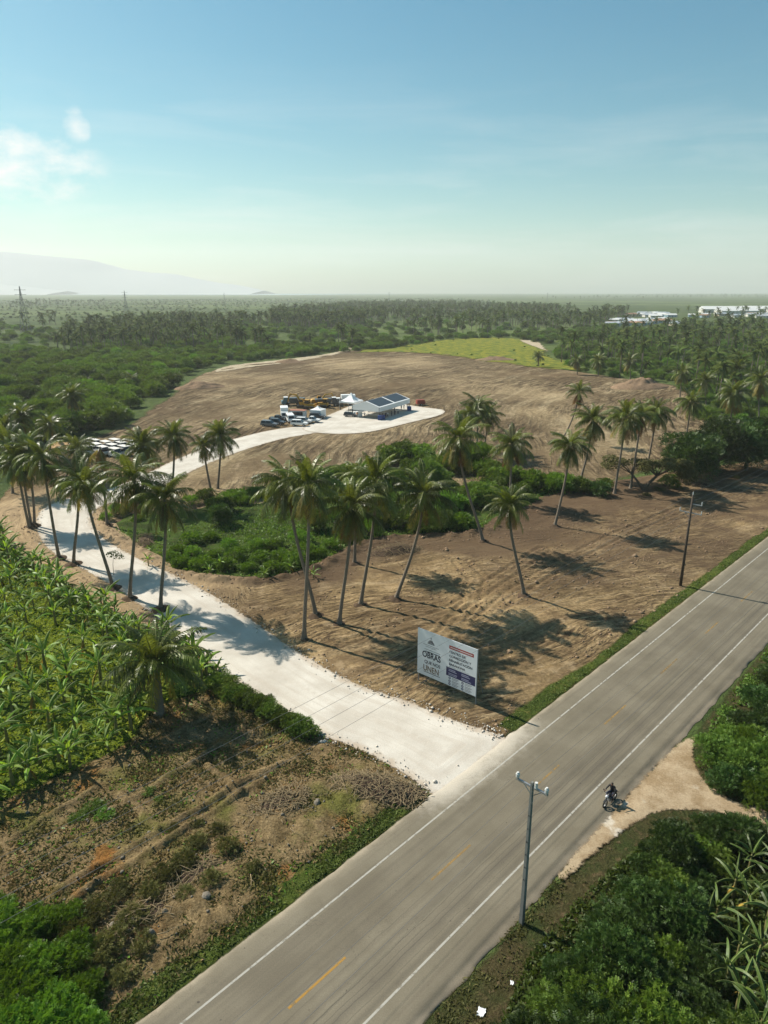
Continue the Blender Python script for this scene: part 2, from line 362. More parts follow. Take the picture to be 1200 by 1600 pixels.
def plot_mat():
    n = NT('dry_plot_soil'); m1, m2, m3 = n.noise(.16, 5, rough=.6), n.noise(.9, 6, rough=.7), n.noise(6, 5, rough=.75)
    c = n.mix(n.ss(m2, .3, .7), (.13, .092, .045), (.29, .21, .112))
    c = n.mix(n.ss(n.noise(.23, 5, n.scale(n.pos(), (1, 1, 1)), .62), .56, .68, 0, .8), c, (.26, .115, .030))
    c = n.mix(n.ss(m1, .5, .66, 0, .85), c, (.125, .13, .032))
    c = n.mix(n.ss(m3, .3, .7), n.mix(1.0, c, (.5, .48, .45), 'MULTIPLY'), n.mix(1.0, c, (1.3, 1.3, 1.25), 'MULTIPLY'))
    return n.finish(n.bsdf(c, .95, .05, normal=n.bump(n.m('ADD', m3, m2), .9, .2)), sheet_alpha(n, .5, 1.2, .2))

# ---- base terrain, water and hills far off
gx = np.array([-9000, -5000, -1500, -400, -150, 0, 150, 400, 1500, 5000, 9000.]); gy = np.array([-1500, -200, 0, 60, 150, 400, 1000, 3000, 6000, 9200.])
X, Y = np.meshgrid(gx, gy); nx, ny = len(gx), len(gy); a = (np.arange(ny - 1)[:, None] * nx + np.arange(nx - 1)).ravel()
tag(link('ground', mesh_np('ground', np.stack([X.ravel(), Y.ravel(), np.full(X.size, -.08)], 1), np.stack([a, a + 1, a + nx + 1, a + nx], 1), ground_mat())), kind='structure')
n_ = NT('lagoon_water'); wat = n_.finish(n_.bsdf((.25, .30, .30), .25, .5))
tag(link('lagoon_water', mesh_np('lagoon_water', [(-5200, 6500, .6), (-900, 6200, .6), (300, 8000, .6), (-5200, 8900, .6)], [(0, 1, 2, 3)], wat)), kind='structure')
def ridge(name, prof, Yc, depth, seed):
    prof = sorted(prof); px = np.array([p[0] for p in prof]); hh = np.array([over(p[0], p[1], Yc).z for p in prof])
    xs = np.linspace(px[0], px[-1], 150); ys = np.linspace(-1, 1, 22); V = []
    for v in ys:
        for x in xs:
            h = np.interp(x, px, hh); w = max(0, 1 - abs(v)) ** 1.2
            V.append(((x - 600) * Yc / (FPX * CT) * 1.0, Yc + v * depth, -1 + 0 * h))
    V = np.array(V); H = np.interp(np.tile(xs, len(ys)), px, hh) * np.repeat(np.clip(1 - np.abs(ys), 0, 1) ** .9, len(xs))
    H *= .72 + .28 * fbm(V[:, 0] / 900, V[:, 1] / 900, seed) / .5; mx = np.interp(np.tile(xs, len(ys)), px, hh); H = np.minimum(H, mx + 12)
    V[:, 2] = np.maximum(H, -1); k = len(xs); a = (np.arange(len(ys) - 1)[:, None] * k + np.arange(k - 1)).ravel()
    n = NT(name + '_haze_tone'); m = n.finish(n.bsdf(n.mix(n.noise(.003, 5), (.36, .385, .38), (.42, .44, .43)), .95, .02))  # distance haze put into the base colour, paler and bluer than scrub
    tag(link(name, mesh_np(name, V, np.stack([a, a + 1, a + k + 1, a + k], 1), m, True)), kind='structure')
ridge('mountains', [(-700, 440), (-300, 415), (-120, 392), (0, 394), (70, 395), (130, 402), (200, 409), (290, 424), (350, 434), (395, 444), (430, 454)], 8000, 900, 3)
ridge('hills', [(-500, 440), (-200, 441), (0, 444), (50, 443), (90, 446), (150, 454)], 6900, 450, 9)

# ---- cleared land
def flow_field(P, sd):
    c = np.array([330., 120.]); d = P - c; r = np.hypot(d[:, 0], d[:, 1] * 1.0)
    return np.column_stack([r + 9 * (fbm(P[:, 0] / 70, P[:, 1] / 70, 4) - .5) * 2, np.arctan2(d[:, 1], -d[:, 0]) * 260, np.zeros(len(P))])
def h_field(P, sd):
    m = sstep(0, 4, sd) * sstep(0, 3, -sdist(P, PAD)) * sstep(.5, 3, -sdist(P, GRAVEL)); f = flow_field(P, sd)
    return m * (.25 * fbm(P[:, 0] / 14, P[:, 1] / 14, 1) + .5 * (fbm(f[:, 0] / 5, f[:, 1] / 60, 6) - .3)).clip(0, 1)
field = grid_sheet('graded_field', FIELD, 1.6, 0.0, dirt_mat('graded_soil', False), 5, h_field, flow_field)
def flow_lot(P, sd):
    x, y = P[:, 0], P[:, 1]; t, n = tn(P); a = R(20)
    psi1 = -x * math.sin(a) + y * math.cos(a) + 5.5 * (fbm(x / 26, y / 26, 11) - .5) * 2 + 1.0 * (fbm(x / 5, y / 5, 12) - .5)
    phi1 = x * math.cos(a) + y * math.sin(a)
    g = -sdist(P, GRAVEL); w = sstep(-16, -30, x)
    return np.column_stack([psi1 * (1 - w) + g * w, phi1 * (1 - w) + (x * .6 - y) * w, np.zeros(len(P))])
RIDGES = [np.array([at(*p)[:2] for p in q]) for q in ([(90, 1394), (170, 1345), (255, 1300), (330, 1252), (400, 1212), (460, 1186)], [(110, 1408), (270, 1312), (410, 1222)], [(140, 1283), (255, 1222), (380, 1146)], [(185, 1238), (248, 1302)], [(325, 1200), (385, 1240)],
    [(10, 1318), (80, 1275), (150, 1232)], [(255, 1160), (330, 1120)])]
def line_dist(P, L):
    d = np.full(len(P), 1e9)
    for a, b in zip(L[:-1], L[1:]):
        e = b - a; t = np.clip(((P - a) @ e) / (e @ e), 0, 1); d = np.minimum(d, np.hypot(*(P - a - t[:, None] * e).T))
    return d
TRACKS = [np.array([at(*p)[:2] for p in q]) for q in ([(700, 1060), (740, 985), (800, 930), (880, 880), (960, 840), (1080, 790), (1190, 745)], [(620, 1085), (690, 1000), (735, 945), (745, 905), (720, 880)], [(545, 1010), (620, 985), (700, 960), (790, 900), (850, 860)],
    [(20, 800), (28, 840), (70, 878), (130, 912), (205, 955), (270, 985)])]
def h_lot(P, sd):
    sg, sgr = -sdist(P, GRAVEL), -sdist(P, GREEN); t, n = tn(P); f = flow_lot(P, sd)
    m = sstep(.2, 1.6, sd) * sstep(.3, 1.6, sg) * sstep(-28.6, -31, n)
    rough = .35 + .65 * sstep(.42, .6, fbm(P[:, 0] / 9, P[:, 1] / 9, 33))
    st = fbm(f[:, 0] / .5, f[:, 1] / 3.2, 21, 3); h = .30 * np.clip(st - .3, 0, 1) * rough + .16 * fbm(P[:, 0] / 5, P[:, 1] / 5, 5) + .10 * np.clip(fbm(P[:, 0] / .7, P[:, 1] / .7, 8, 3) - .45, 0, 1) * rough
    for L in TRACKS:
        d = line_dist(P, L)
        for o in (1.0, -1.0):
            q = np.abs(d - 1.0); h = h - .06 * np.exp(-(q / .28) ** 2) + .05 * np.exp(-((q - .5) / .2) ** 2)
    berm = np.exp(-((sgr - 1.1) / 1.0) ** 2) * (.12 + 1.7 * np.clip(fbm(P[:, 0] / 1.5, P[:, 1] / 1.5, 17, 4) - .34, 0, 1)) * sstep(120, 95, P[:, 1])
    return m * (np.clip(h, 0, 1) + berm * sstep(-.6, .4, sgr)) * sstep(-1.5, 0., sgr)
lot = None
lot = grid_sheet('bulldozed_lot', LOT, .27, .02, dirt_mat('bulldozed_soil', True), 1.5, h_lot, flow_lot)
_v = np.empty(len(lot.data.vertices) * 3, np.float32); lot.data.vertices.foreach_get('co', _v); _v = _v.reshape(-1, 3)[:, :2].astype(float)
_g = -sdist(_v, GREEN)
set_attr(lot.data, 'fresh', np.maximum(sstep(14, 0, _g) * sstep(-20, -6, _v[:, 0]), 1.1 * sstep(4.0, .5, _g)) + .55 * sstep(66, 92, _v[:, 1]) * sstep(0, 20, _v[:, 0]))
set_attr(lot.data, 'sandy', sstep(-14, -26, _v[:, 0]) * sstep(14, 4, -sdist(_v, GRAVEL)))
def flow_gravel(P, sd):
    return np.column_stack([sd, P[:, 1] * .8 - P[:, 0] * .6, np.zeros(len(P))])
GM = gravel_mat('crushed_limestone')
grid_sheet('gravel_road', GRAVEL, .6, .045, GM, 1.0, lambda P, sd: .05 * sstep(0, 2.5, sd) + .02 * fbm(P[:, 0] / 3, P[:, 1] / 3, 2) - .03 * sstep(-29.2, -27.4, tn(P)[1]), flow_gravel)
grid_sheet('gravel_pad', PAD, .9, .12, GM, 1.0, lambda P, sd: .03 * fbm(P[:, 0] / 4, P[:, 1] / 4, 2), flow_gravel)
grid_sheet('green_patch', GREEN, .6, .10, grass_mat('weedy_ground', ((.035, .055, .014), (.075, .12, .026), (.10, .085, .04)), 1.4, .35, soft=.5), 2, lambda P, sd: .25 * sstep(0, 4, sd) * fbm(P[:, 0] / 4, P[:, 1] / 4, 3))
def h_plot(P, sd):
    h = .14 * fbm(P[:, 0] / 1.4, P[:, 1] / 1.4, 40) + .08 * fbm(P[:, 0] / .4, P[:, 1] / .4, 41)
    for k, L in enumerate(RIDGES):
        W_ = P + .9 * np.column_stack([fbm(P[:, 0] / 2.2, P[:, 1] / 2.2, 90) - .5, fbm(P[:, 0] / 2.2, P[:, 1] / 2.2, 91) - .5]); d = line_dist(W_, L); h += (.36 if k < 2 else .28) * np.exp(-(d / (.28 if k < 2 else .22)) ** 2) * (.1 + 1.6 * fbm(P[:, 0] / 1.1, P[:, 1] / 1.1, 44 + k))
    px, py = to_px(np.column_stack([P, np.zeros(len(P))]))
    rub = np.exp(-(((px - 560) / 75) ** 2 + ((py - 1240) / 32) ** 2)) + .75 * np.exp(-(((px - 300) / 75) ** 2 + ((py - 1440) / 60) ** 2)) + .6 * np.exp(-(((px - 440) / 80) ** 2 + ((py - 1300) / 50) ** 2))
    h += rub * 1.0 * np.clip(fbm(P[:, 0] / 1.3, P[:, 1] / 1.3, 50) - .25, 0, 1)
    return h * sstep(.0, 1.0, sd) * sstep(-28.2, -29.5, tn(P)[1])
grid_sheet('dry_plot', PLOT, .22, .015, plot_mat(), 1.0, h_plot)
grid_sheet('plantation_floor', BANANA, .8, .05, grass_mat('plantation_weeds', ((.07, .12, .018), (.16, .20, .028), (.05, .085, .02)), .8, .5), 1.5, lambda P, sd: .2 * fbm(P[:, 0] / 3, P[:, 1] / 3, 8) * sstep(0, 1, sd))
grid_sheet('meadow', MEADOW, 4.0, .35, grass_mat('meadow_grass', ((.09, .135, .028), (.27, .25, .035), (.06, .10, .026)), 16, .035, soft=3), 8)
grid_sheet('sand_path', smooth_poly(gpoly([(330, 583), (350, 573), (400, 567), (450, 562), (520, 553), (548, 543), (556, 543), (535, 553), (455, 567), (400, 573), (355, 580)]), 1), 2.5, .3, grass_mat('pale_sand', ((.42, .34, .25), (.52, .44, .34), (.33, .25, .17)), 2.5, .15, soft=.8), 3)
grid_sheet('meadow_path', smooth_poly(gpoly([(812, 531), (838, 533), (848, 542), (858, 552), (845, 546), (815, 535)]), 1), 2.5, .5, bpy.data.materials['pale_sand'], 3)

# ---- the asphalt road
def road_mat():
    n = NT('dusty_asphalt'); f = n.attr('flow', True); sx = n.n('ShaderNodeSeparateXYZ'); n.put(sx.inputs[0], f); nn, tt = sx.outputs[0], sx.outputs[1]
    st = n.noise(1.0, 5, n.scale(f, (1 / .55, 1 / 30., 0)), .6); mo = n.noise(.25, 5); fi = n.noise(14, 3, rough=.75)
    c = n.mix(n.ss(mo, .3, .7), (.145, .124, .086), (.188, .163, .116))
    c = n.mix(n.ss(st, .54, .36, 0, .35), c, (.092, .077, .058))
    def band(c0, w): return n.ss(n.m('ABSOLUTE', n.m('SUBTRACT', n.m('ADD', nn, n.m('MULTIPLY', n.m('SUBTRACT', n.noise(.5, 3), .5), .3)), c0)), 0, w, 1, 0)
    for c0, w, k in ((-20.75, .05, .6), (-20.35, .045, .55), (-20.05, .05, .65), (-19.55, .04, .5), (-21.9, .05, .4), (-23.9, .05, .3), (-20.0, .55, .4), (-21.2, .35, .35), (-19.2, .3, .4), (-24.6, .5, .18), (-23.3, .5, .15)):  # narrow lines: wire shadows painted into the asphalt colour; wide ones: wheel tracks
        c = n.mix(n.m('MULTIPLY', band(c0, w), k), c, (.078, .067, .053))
    c = n.mix(n.ss(n.m('ADD', nn, n.m('MULTIPLY', n.noise(.6, 5), .9)), -16.9, -16.1, 0, .8), c, (.33, .27, .195))
    c = n.mix(n.ss(n.m('SUBTRACT', nn, n.m('MULTIPLY', n.noise(.6, 5), .9)), -27.4, -28.1, 0, .8), c, (.38, .32, .235))
    d = n.attr('dust'); c = n.mix(n.ss(n.m('ADD', d, n.m('MULTIPLY', n.m('SUBTRACT', n.noise(.7, 6, rough=.68), .5), .9)), .12, 1.0, 0, .8), c, (.50, .45, .37))
    c = n.mix(n.ss(fi, .3, .72), n.mix(1.0, c, (.84, .84, .84), 'MULTIPLY'), n.mix(1.0, c, (1.1, 1.1, 1.1), 'MULTIPLY'))
    c = n.mix(n.ss(n.noise(3.2, 2, rough=.4), .26, .2), c, (.06, .05, .04))
    ck = n.m('ABSOLUTE', n.m('SUBTRACT', n.noise(.35, 6, rough=.62, dist=.6), .5)); c = n.mix(n.m('MULTIPLY', n.ss(ck, .004, .0005, 0, .6), n.ss(n.noise(.12, 2), .48, .6)), c, (.075, .062, .046))
    c = n.mix(n.ss(n.noise(.55, 5, rough=.7), .6, .74, 0, .45), c, (.092, .077, .058))
    return n.finish(n.bsdf(c, .82, .25, normal=n.bump(fi, .25, .01)))
T0, T1 = -14.0, 330.0
ns = np.array([-27.5, -27.3, -26.5, -25, -23.5, -22, -20.5, -19, -17.7, -16.9, -16.7]); ts = np.concatenate([np.arange(T0, 110, .6), np.arange(110, T1, 6)])
Nn, Tt = np.meshgrid(ns, ts); P = np.column_stack([U.x * Tt.ravel() + NV.x * Nn.ravel(), U.y * Tt.ravel() + NV.y * Nn.ravel()])
jig = (fbm(Tt.ravel() * .8, Nn.ravel() * 0, 3) - .5) * .45; side = (Nn.ravel() < -27.4) * 1 + (Nn.ravel() > -16.75) * 1
P += np.outer(jig * side, [NV.x, NV.y])
Z = np.where(side > 0, -.05, .075); k = len(ns); a = (np.arange(len(ts) - 1)[:, None] * k + np.arange(k - 1)).ravel()
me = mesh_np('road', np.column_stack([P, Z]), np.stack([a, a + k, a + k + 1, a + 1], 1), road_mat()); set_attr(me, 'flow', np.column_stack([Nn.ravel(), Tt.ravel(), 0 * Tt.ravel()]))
tj0, tj1 = tn(np.array([JUNCTION0[:2]]))[0][0], tn(np.array([JUNCTION1[:2]]))[0][0]
set_attr(me, 'dust', sstep(tj0 - 5, tj0 + 2, Tt.ravel()) * sstep(tj1 + 8, tj1 - 2, Tt.ravel()) * sstep(-24.2, -27.3, Nn.ravel()) * 1.0)
road = tag(link('road', me), kind='structure')
def paint(name, c, wear):
    n = NT(name); w = n.ss(n.noise(1.7, 6, rough=.7), wear - .16, wear + .10)
    return n.finish(n.bsdf(c, .8, .2), n.m('MULTIPLY', w, .62))
white_paint, yellow_paint, faded_yellow = paint('worn_white_paint', (.52, .50, .44), .42), paint('worn_yellow_paint', (.46, .25, .045), .40), paint('faded_yellow_paint', (.36, .22, .07), .47)
for n0 in (-25.68, -18.89):
    tt = np.arange(T0, T1, 4.0); V = []
    for t in tt: V += [rd(t, n0 - .065, .081), rd(t, n0 + .065, .081)]
    link('edge_line', mesh_np('edge_line', V, [(2 * i, 2 * i + 1, 2 * i + 3, 2 * i + 2) for i in range(len(tt) - 1)], white_paint), road)
dash = {m.name: mesh_np('centre_dash', [(-2.05, -.07, 0), (2.05, -.07, 0), (2.05, .07, 0), (-2.05, .07, 0)], [(0, 1, 2, 3)], m) for m in (yellow_paint, faded_yellow)}
ang = math.atan2(U.y, U.x); c0 = tn(np.array([[-3.6, 28.5]]))[0][0]
for i in range(-3, 16):
    link('centre_dash', dash['worn_yellow_paint' if i <= 0 else 'faded_yellow_paint'], road, rd(c0 + i * 11.62, -22.33, .081), (0, 0, ang))

# ---- verges
VG = grass_mat('verge_grass', ((.055, .080, .018), (.095, .125, .026), (.15, .135, .04)), .45, .9)
def strip(t0, t1, n0, n1, seed=0, wob=.5):
    t = np.arange(t0, t1, 1.2); a = [rd(q, n0)[:2] for q in t]; b = [rd(q, n1 + wob * (2 * fbm(np.array([q / 5.]), np.array([0.]), seed)[0] - 1))[:2] for q in t]
    return np.array(a + b[::-1])
V_NEAR = strip(-14, tj0 - .6, -27.45, -29.4, 5, .8); V_FAR = strip(tj1 + 1.2, 230, -27.45, -28.75, 9, .6)
V_RIGHT = np.concatenate([strip(-14, tn(np.array([at(905, 1352)[:2]]))[0][0], -16.85, -13.0, 4, .6)])
grid_sheet('roadside_grass', V_NEAR, .3, .05, VG, .8, lambda P, sd: .10 * sstep(0, .6, sd) * fbm(P[:, 0] * 2, P[:, 1] * 2, 5))
grid_sheet('roadside_grass', V_FAR, .3, .05, VG, .8, lambda P, sd: .10 * sstep(0, .6, sd) * fbm(P[:, 0] * 2, P[:, 1] * 2, 5))
RIGHTSIDE = gpoly([(640, 1625), (905, 1350), (1080, 1155), (1240, 960), (1500, 960), (1500, 1900), (600, 1900)])
grid_sheet('roadside_ground', RIGHTSIDE, .5, .0, grass_mat('dry_scrub_floor', ((.075, .062, .030), (.045, .060, .020), (.14, .10, .058)), .3, 1.0), 1.0, lambda P, sd: .15 * fbm(P[:, 0] / 1.5, P[:, 1] / 1.5, 8) * sstep(0, 1, sd))
def drive_mat():
    n = NT('sandy_drive'); m1, m2 = n.noise(.5, 6, rough=.65), n.noise(8, 5, rough=.75)
    c = n.mix(n.ss(m1, .35, .65), (.28, .20, .115), (.43, .335, .22)); c = n.mix(n.ss(n.noise(.35, 4), .58, .66), c, (.56, .50, .41))
    c = n.mix(n.ss(m2, .3, .7), n.mix(1.0, c, (.75, .74, .72), 'MULTIPLY'), c)
    return n.finish(n.bsdf(c, .95, .08, normal=n.bump(m2, .6, .06)), sheet_alpha(n, .42, 2.6, .15, 6))
grid_sheet('dirt_driveway', DRIVE, .35, .13, drive_mat(), .8, lambda P, sd: .13 * sstep(-.3, .8, sd) * fbm(P[:, 0] / 2, P[:, 1] / 2, 9) * sstep(-16.6, -15.6, tn(P)[1]))

# ================================================================ PLANT PIECES
FROND = leaf_mat('palm_leaf', (.036, .058, .009), (.165, .185, .025), .3, .40, .4, 1.2, .06)
FROND_Y = leaf_mat('yellowing_palm_leaf', (.16, .14, .025), (.30, .22, .04), .3, .5, .3, 1.5, .04)
FROND_D = leaf_mat('dead_palm_leaf', (.10, .050, .018), (.24, .13, .05), .15, .8, .1, 1.5, .03)
BARK = plain('palm_bark', (.19, .155, .12), .9, .1, 0, .35, 6)
WOOD = plain('tree_bark', (.12, .095, .07), .9, .1, 0, .3, 5)
STALK = plain('leaf_stalk', (.16, .17, .05), .6, .3, 0, .2, 5)
BAN = leaf_mat('banana_leaf', (.065, .14, .012), (.25, .36, .036), .38, .48, .3, 1.2, .07)
BAN_R = leaf_mat('banana_midrib', (.20, .26, .07), (.30, .34, .11), .1, .5, .3, 2.0, .02)
BAN_D = leaf_mat('withered_banana_leaf', (.24, .14, .03), (.40, .26, .05), .2, .7, .2, 2.0, .03)
BSTEM = plain('banana_stem', (.17, .16, .06), .6, .3, 0, .3, 6)
L_DARK = leaf_mat('dark_broad_leaf', (.024, .048, .011), (.07, .115, .024), .22, .5, .3, .8, .06)
L_MID = leaf_mat('scrub_leaf', (.038, .070, .010), (.14, .20, .030), .25, .55, .25, .35, .06)
L_FINE = leaf_mat('feathery_leaf', (.05, .095, .010), (.145, .215, .028), .3, .55, .25, .6, .05)
L_BRIGHT = leaf_mat('fresh_leaf', (.055, .12, .011), (.155, .26, .027), .3, .5, .3, .5, .05)
L_LIME = leaf_mat('weed_leaf', (.13, .20, .014), (.33, .37, .034), .3, .6, .2, .4, .04)
L_OLIVE = leaf_mat('dry_leaf', (.075, .080, .024), (.15, .14, .045), .2, .7, .15, .5, .04)
L_GRASS = leaf_mat('short_grass_leaf', (.05, .075, .014), (.115, .145, .03), .22, .6, .2, .5, .04)
L_STRAW = leaf_mat('straw_leaf', (.17, .12, .05), (.30, .22, .10), .15, .8, .1, .8, .03)

def frond_geo(length, pitch, bend, droop, pairs, lw, ll, seed, twist=.0, seg=9):
    """a pinnate leaf: curved rachis along +x, leaflets both sides. returns V, F (tris as quads), rachis V,F"""
    r = np.random.default_rng(seed); ts = np.linspace(0, 1, seg + 1); pts = [np.zeros(3)]; ds = length / seg
    for i in range(seg):
        a = pitch - bend * ((i + .5) / seg) ** 1.25; pts.append(pts[-1] + ds * np.array([math.cos(a), 0, math.sin(a)]))
    pts = np.array(pts)
    def ev(t): return np.array([np.interp(t, ts, pts[:, k]) for k in range(3)])
    V, F = [], []
    for i in range(pairs):
        t = .10 + .88 * (i + .5) / pairs; p = ev(t); d = ev(min(t + .03, 1)) - ev(t - .03); d /= np.linalg.norm(d)
        up = np.cross(d, [0, -1, 0]); up /= np.linalg.norm(up); up = up if up[2] > 0 or abs(d[2]) > .9 else -up
        L = ll * (math.sin(math.pi * min(1, .18 + .82 * t)) ** .6 * .9 + .25) * (1 - .35 * max(0, t - .75) / .25)
        for s in (-1, 1):
            q = s * np.array([0, 1, 0.]) * .78 + d * (.42 + .3 * t) + r.normal(0, .09, 3); q /= np.linalg.norm(q)
            dr = droop * (.6 + .8 * r.random()); mid = p + q * L * .5 + np.array([0, 0, -1]) * L * .5 * dr * .35
            tip = p + q * L * .85 + np.array([0, 0, -1]) * L * dr * .75
            w = d * lw * .5; b = len(V)
            V += [p - w, p + w, mid + w * 1.1, mid - w * 1.1, tip]; F += [(b, b + 1, b + 2, b + 3), (b + 3, b + 2, b + 4, b + 4)]
    RV, RF = [], []; rw = np.linspace(.055, .012, seg + 1)
    for i, p in enumerate(pts): RV += [p + (0, -rw[i], .0), p + (0, rw[i], .0), p + (0, 0, rw[i] * 1.2)]
    for i in range(seg):
        b = 3 * i; RF += [(b, b + 3, b + 5, b + 2), (b + 2, b + 5, b + 4, b + 1), (b + 1, b + 4, b + 3, b)]
    return V, F, RV, RF
def poly_mesh(name, V, F, mats, midx):
    me = bpy.data.meshes.new(name); F = [tuple(dict.fromkeys(f)) for f in F]; me.from_pydata([tuple(v) for v in V], [], F)
    for m in mats: me.materials.append(m)
    me.polygons.foreach_set('material_index', midx); me.update(); return me
def frond_mesh(name, leafm, rachm, *a, **k):
    V, F, RV, RF = frond_geo(*a, **k); b = len(V)
    return poly_mesh(name, V + RV, F + [tuple(b + i for i in f) for f in RF], [leafm, rachm], [0] * len(F) + [1] * len(RF))
FR = {'up': [], 'mid': [], 'low': [], 'hang': [], 'dead': [], 'yel': []}
for s in range(3):
    FR['up'].append(frond_mesh('frond', FROND, STALK, 4.0 + .3 * s, R(80 - 9 * s), R(58 + 12 * s), .75, 40, .07, .85, 10 + s))
    FR['mid'].append(frond_mesh('frond', FROND, STALK, 4.2 + .25 * s, R(52 - 8 * s), R(92 + 6 * s), 1.1, 42, .07, .9, 20 + s))
    FR['low'].append(frond_mesh('frond', FROND, STALK, 4.1 + .2 * s, R(16 - 10 * s), R(82 - 4 * s), 1.3, 42, .07, .9, 30 + s))
    FR['hang'].append(frond_mesh('frond', FROND, STALK, 3.8 + .2 * s, R(-32 - 8 * s), R(48 - 5 * s), 1.35, 38, .075, .85, 40 + s))
    FR['yel'].append(frond_mesh('frond', FROND_Y, STALK, 3.7 + .2 * s, R(-36 - 8 * s), R(44 - 5 * s), 1.35, 36, .08, .9, 60 + s))
    FR['dead'].append(frond_mesh('frond', FROND_D, FROND_D, 3.4 + .3 * s, R(-58 - 6 * s), R(28 - 4 * s), .8, 24, .10, .75, 50 + s))
coco = MB()
for i in range(9):
    a = i * 2.4; c = Vector((math.cos(a) * .32, math.sin(a) * .32, -.35 - .13 * (i % 3)))
    coco.loft([[c + Vector((math.cos(q * 1.05) * r0, math.sin(q * 1.05) * r0, z)) for q in range(6)] for z, r0 in ((-.15, .03), (-.09, .11), (.03, .125), (.12, .06), (.15, .01))])
COCO = coco.mesh('coconut_cluster', plain('coconut_husk', (.20, .19, .04), .5, .3, 0, .3, 4), True)
def bez(p0, p1, p2, p3, n):
    out = []
    for i in range(n + 1):
        t = i / n; out.append(p0 * (1 - t) ** 3 + p1 * 3 * t * (1 - t) ** 2 + p2 * 3 * t * t * (1 - t) + p3 * t ** 3)
    return out
def trunk_mesh(top, lean=.35, r0=.20, r1=.125, bulge=.36, n=16):
    """curved, ringed palm stem from the origin to top"""
    top = Vector(top); h = top.z; side = Vector((top.x, top.y, 0))
    P = bez(Vector((0, 0, -.25)), side * lean + Vector((0, 0, h * .22)), side * .95 + Vector((0, 0, h * .6)), top, n * 2)
    rad = []
    for i in range(len(P)):
        t = i / (len(P) - 1); rad.append((bulge * math.exp(-t * 22) + r0 * (1 - t) + r1 * t) * (1.035 if i % 2 else .965))
    return MB().tube(P, rad, 9).mesh('trunk', BARK, True)
ROOTM = []
for s_ in range(3):
    k_ = 18; x_, y_ = np.meshgrid(np.linspace(-1, 1, k_), np.linspace(-1, 1, k_)); q_ = np.hypot(x_, y_)
    z_ = np.clip(1 - q_, 0, 1) ** 1.1 * .55 * (.4 + 1.2 * fbm(x_ * 3 + 7 + s_, y_ * 3 + 7, s_)) + .16 * fbm(x_ * 9 + 3, y_ * 9 + 3, s_ + 4) * (q_ < .9) - .06; a_ = (np.arange(k_ - 1)[:, None] * k_ + np.arange(k_ - 1)).ravel()
    ROOTM.append(mesh_np('root_mound', np.column_stack([x_.ravel() * 1.25, y_.ravel() * 1.05, z_.ravel()]), np.stack([a_, a_ + 1, a_ + k_ + 1, a_ + k_], 1), plain('root_soil', (.085, .058, .038), .95, .05, 0, .5, 2.5)))
def coconut_palm(label, base, top, size=1.0, style='', seed=0, lean=.4, group='coconut palms around the site', thick=1.0, mound_=False):
    r = random.Random(seed); root = empty('coconut_palm', base); tag(root, label, 'palm tree', group)
    rel = Vector(top) - Vector(base); link('trunk', trunk_mesh(rel, lean, .225 * thick, .145 * thick, .36 * thick), root)
    if style == 'dead':
        plan = [('dead', 13), ('yel', 2)]
    elif style == 'skirt':
        plan = [('up', 8), ('mid', 9), ('low', 4), ('dead', 13)]
    elif style == 'short':
        plan = [('up', 9), ('mid', 15), ('low', 12), ('yel', 4)]
    elif style == 'gold':
        plan = [('up', 9), ('mid', 11), ('low', 7), ('hang', 4), ('yel', 7), ('dead', 4)]
    else:
        plan = [('up', 9), ('mid', 12), ('low', 9), ('hang', 6), ('yel', 2), ('dead', 2)]
    a0 = r.random() * 6.28; full = r.uniform(.68, 1.1); size *= r.uniform(.9, 1.08)
    plan = [(q, max(1, round(c * (full if q in ('mid', 'low', 'hang') else r.uniform(.6, 1.5))))) for q, c in plan]
    for kind, cnt in plan:
        for i in range(cnt):
            a0 += 2.39996; s = size * 1.03 * r.uniform(.82, 1.1) * (.8 if style == 'dead' else 1)
            zoff = {'up': .1, 'mid': 0, 'low': -.12, 'hang': -.25, 'dead': -.4, 'yel': -.32}[kind]
            link('frond', r.choice(FR[kind]), root, rel + Vector((math.cos(a0) * .12, math.sin(a0) * .12, zoff)), (r.uniform(-.22, .22), r.uniform(-.12, .12), a0 + r.uniform(-.3, .3)), s)
    if mound_: link('root_mound', r.choice(ROOTM), root, (0, 0, 0), (0, 0, a0), r.uniform(.75, 1.25))
    if style in ('', 'gold', 'short'): link('coconut_cluster', COCO, root, rel, (0, 0, a0), size)
    return root
def palm_px(label, b, c, size=1.0, style='', lean=.4, dy=0.0, thick=1.0):
    B = at(*b); T = over(c[0], c[1], B.y + dy); seed = int(b[0] * 7 + b[1] * 13)
    return coconut_palm(label, B, T, size, style, seed, lean, thick=thick, mound_=B.y < 120 and thick == 1.0)
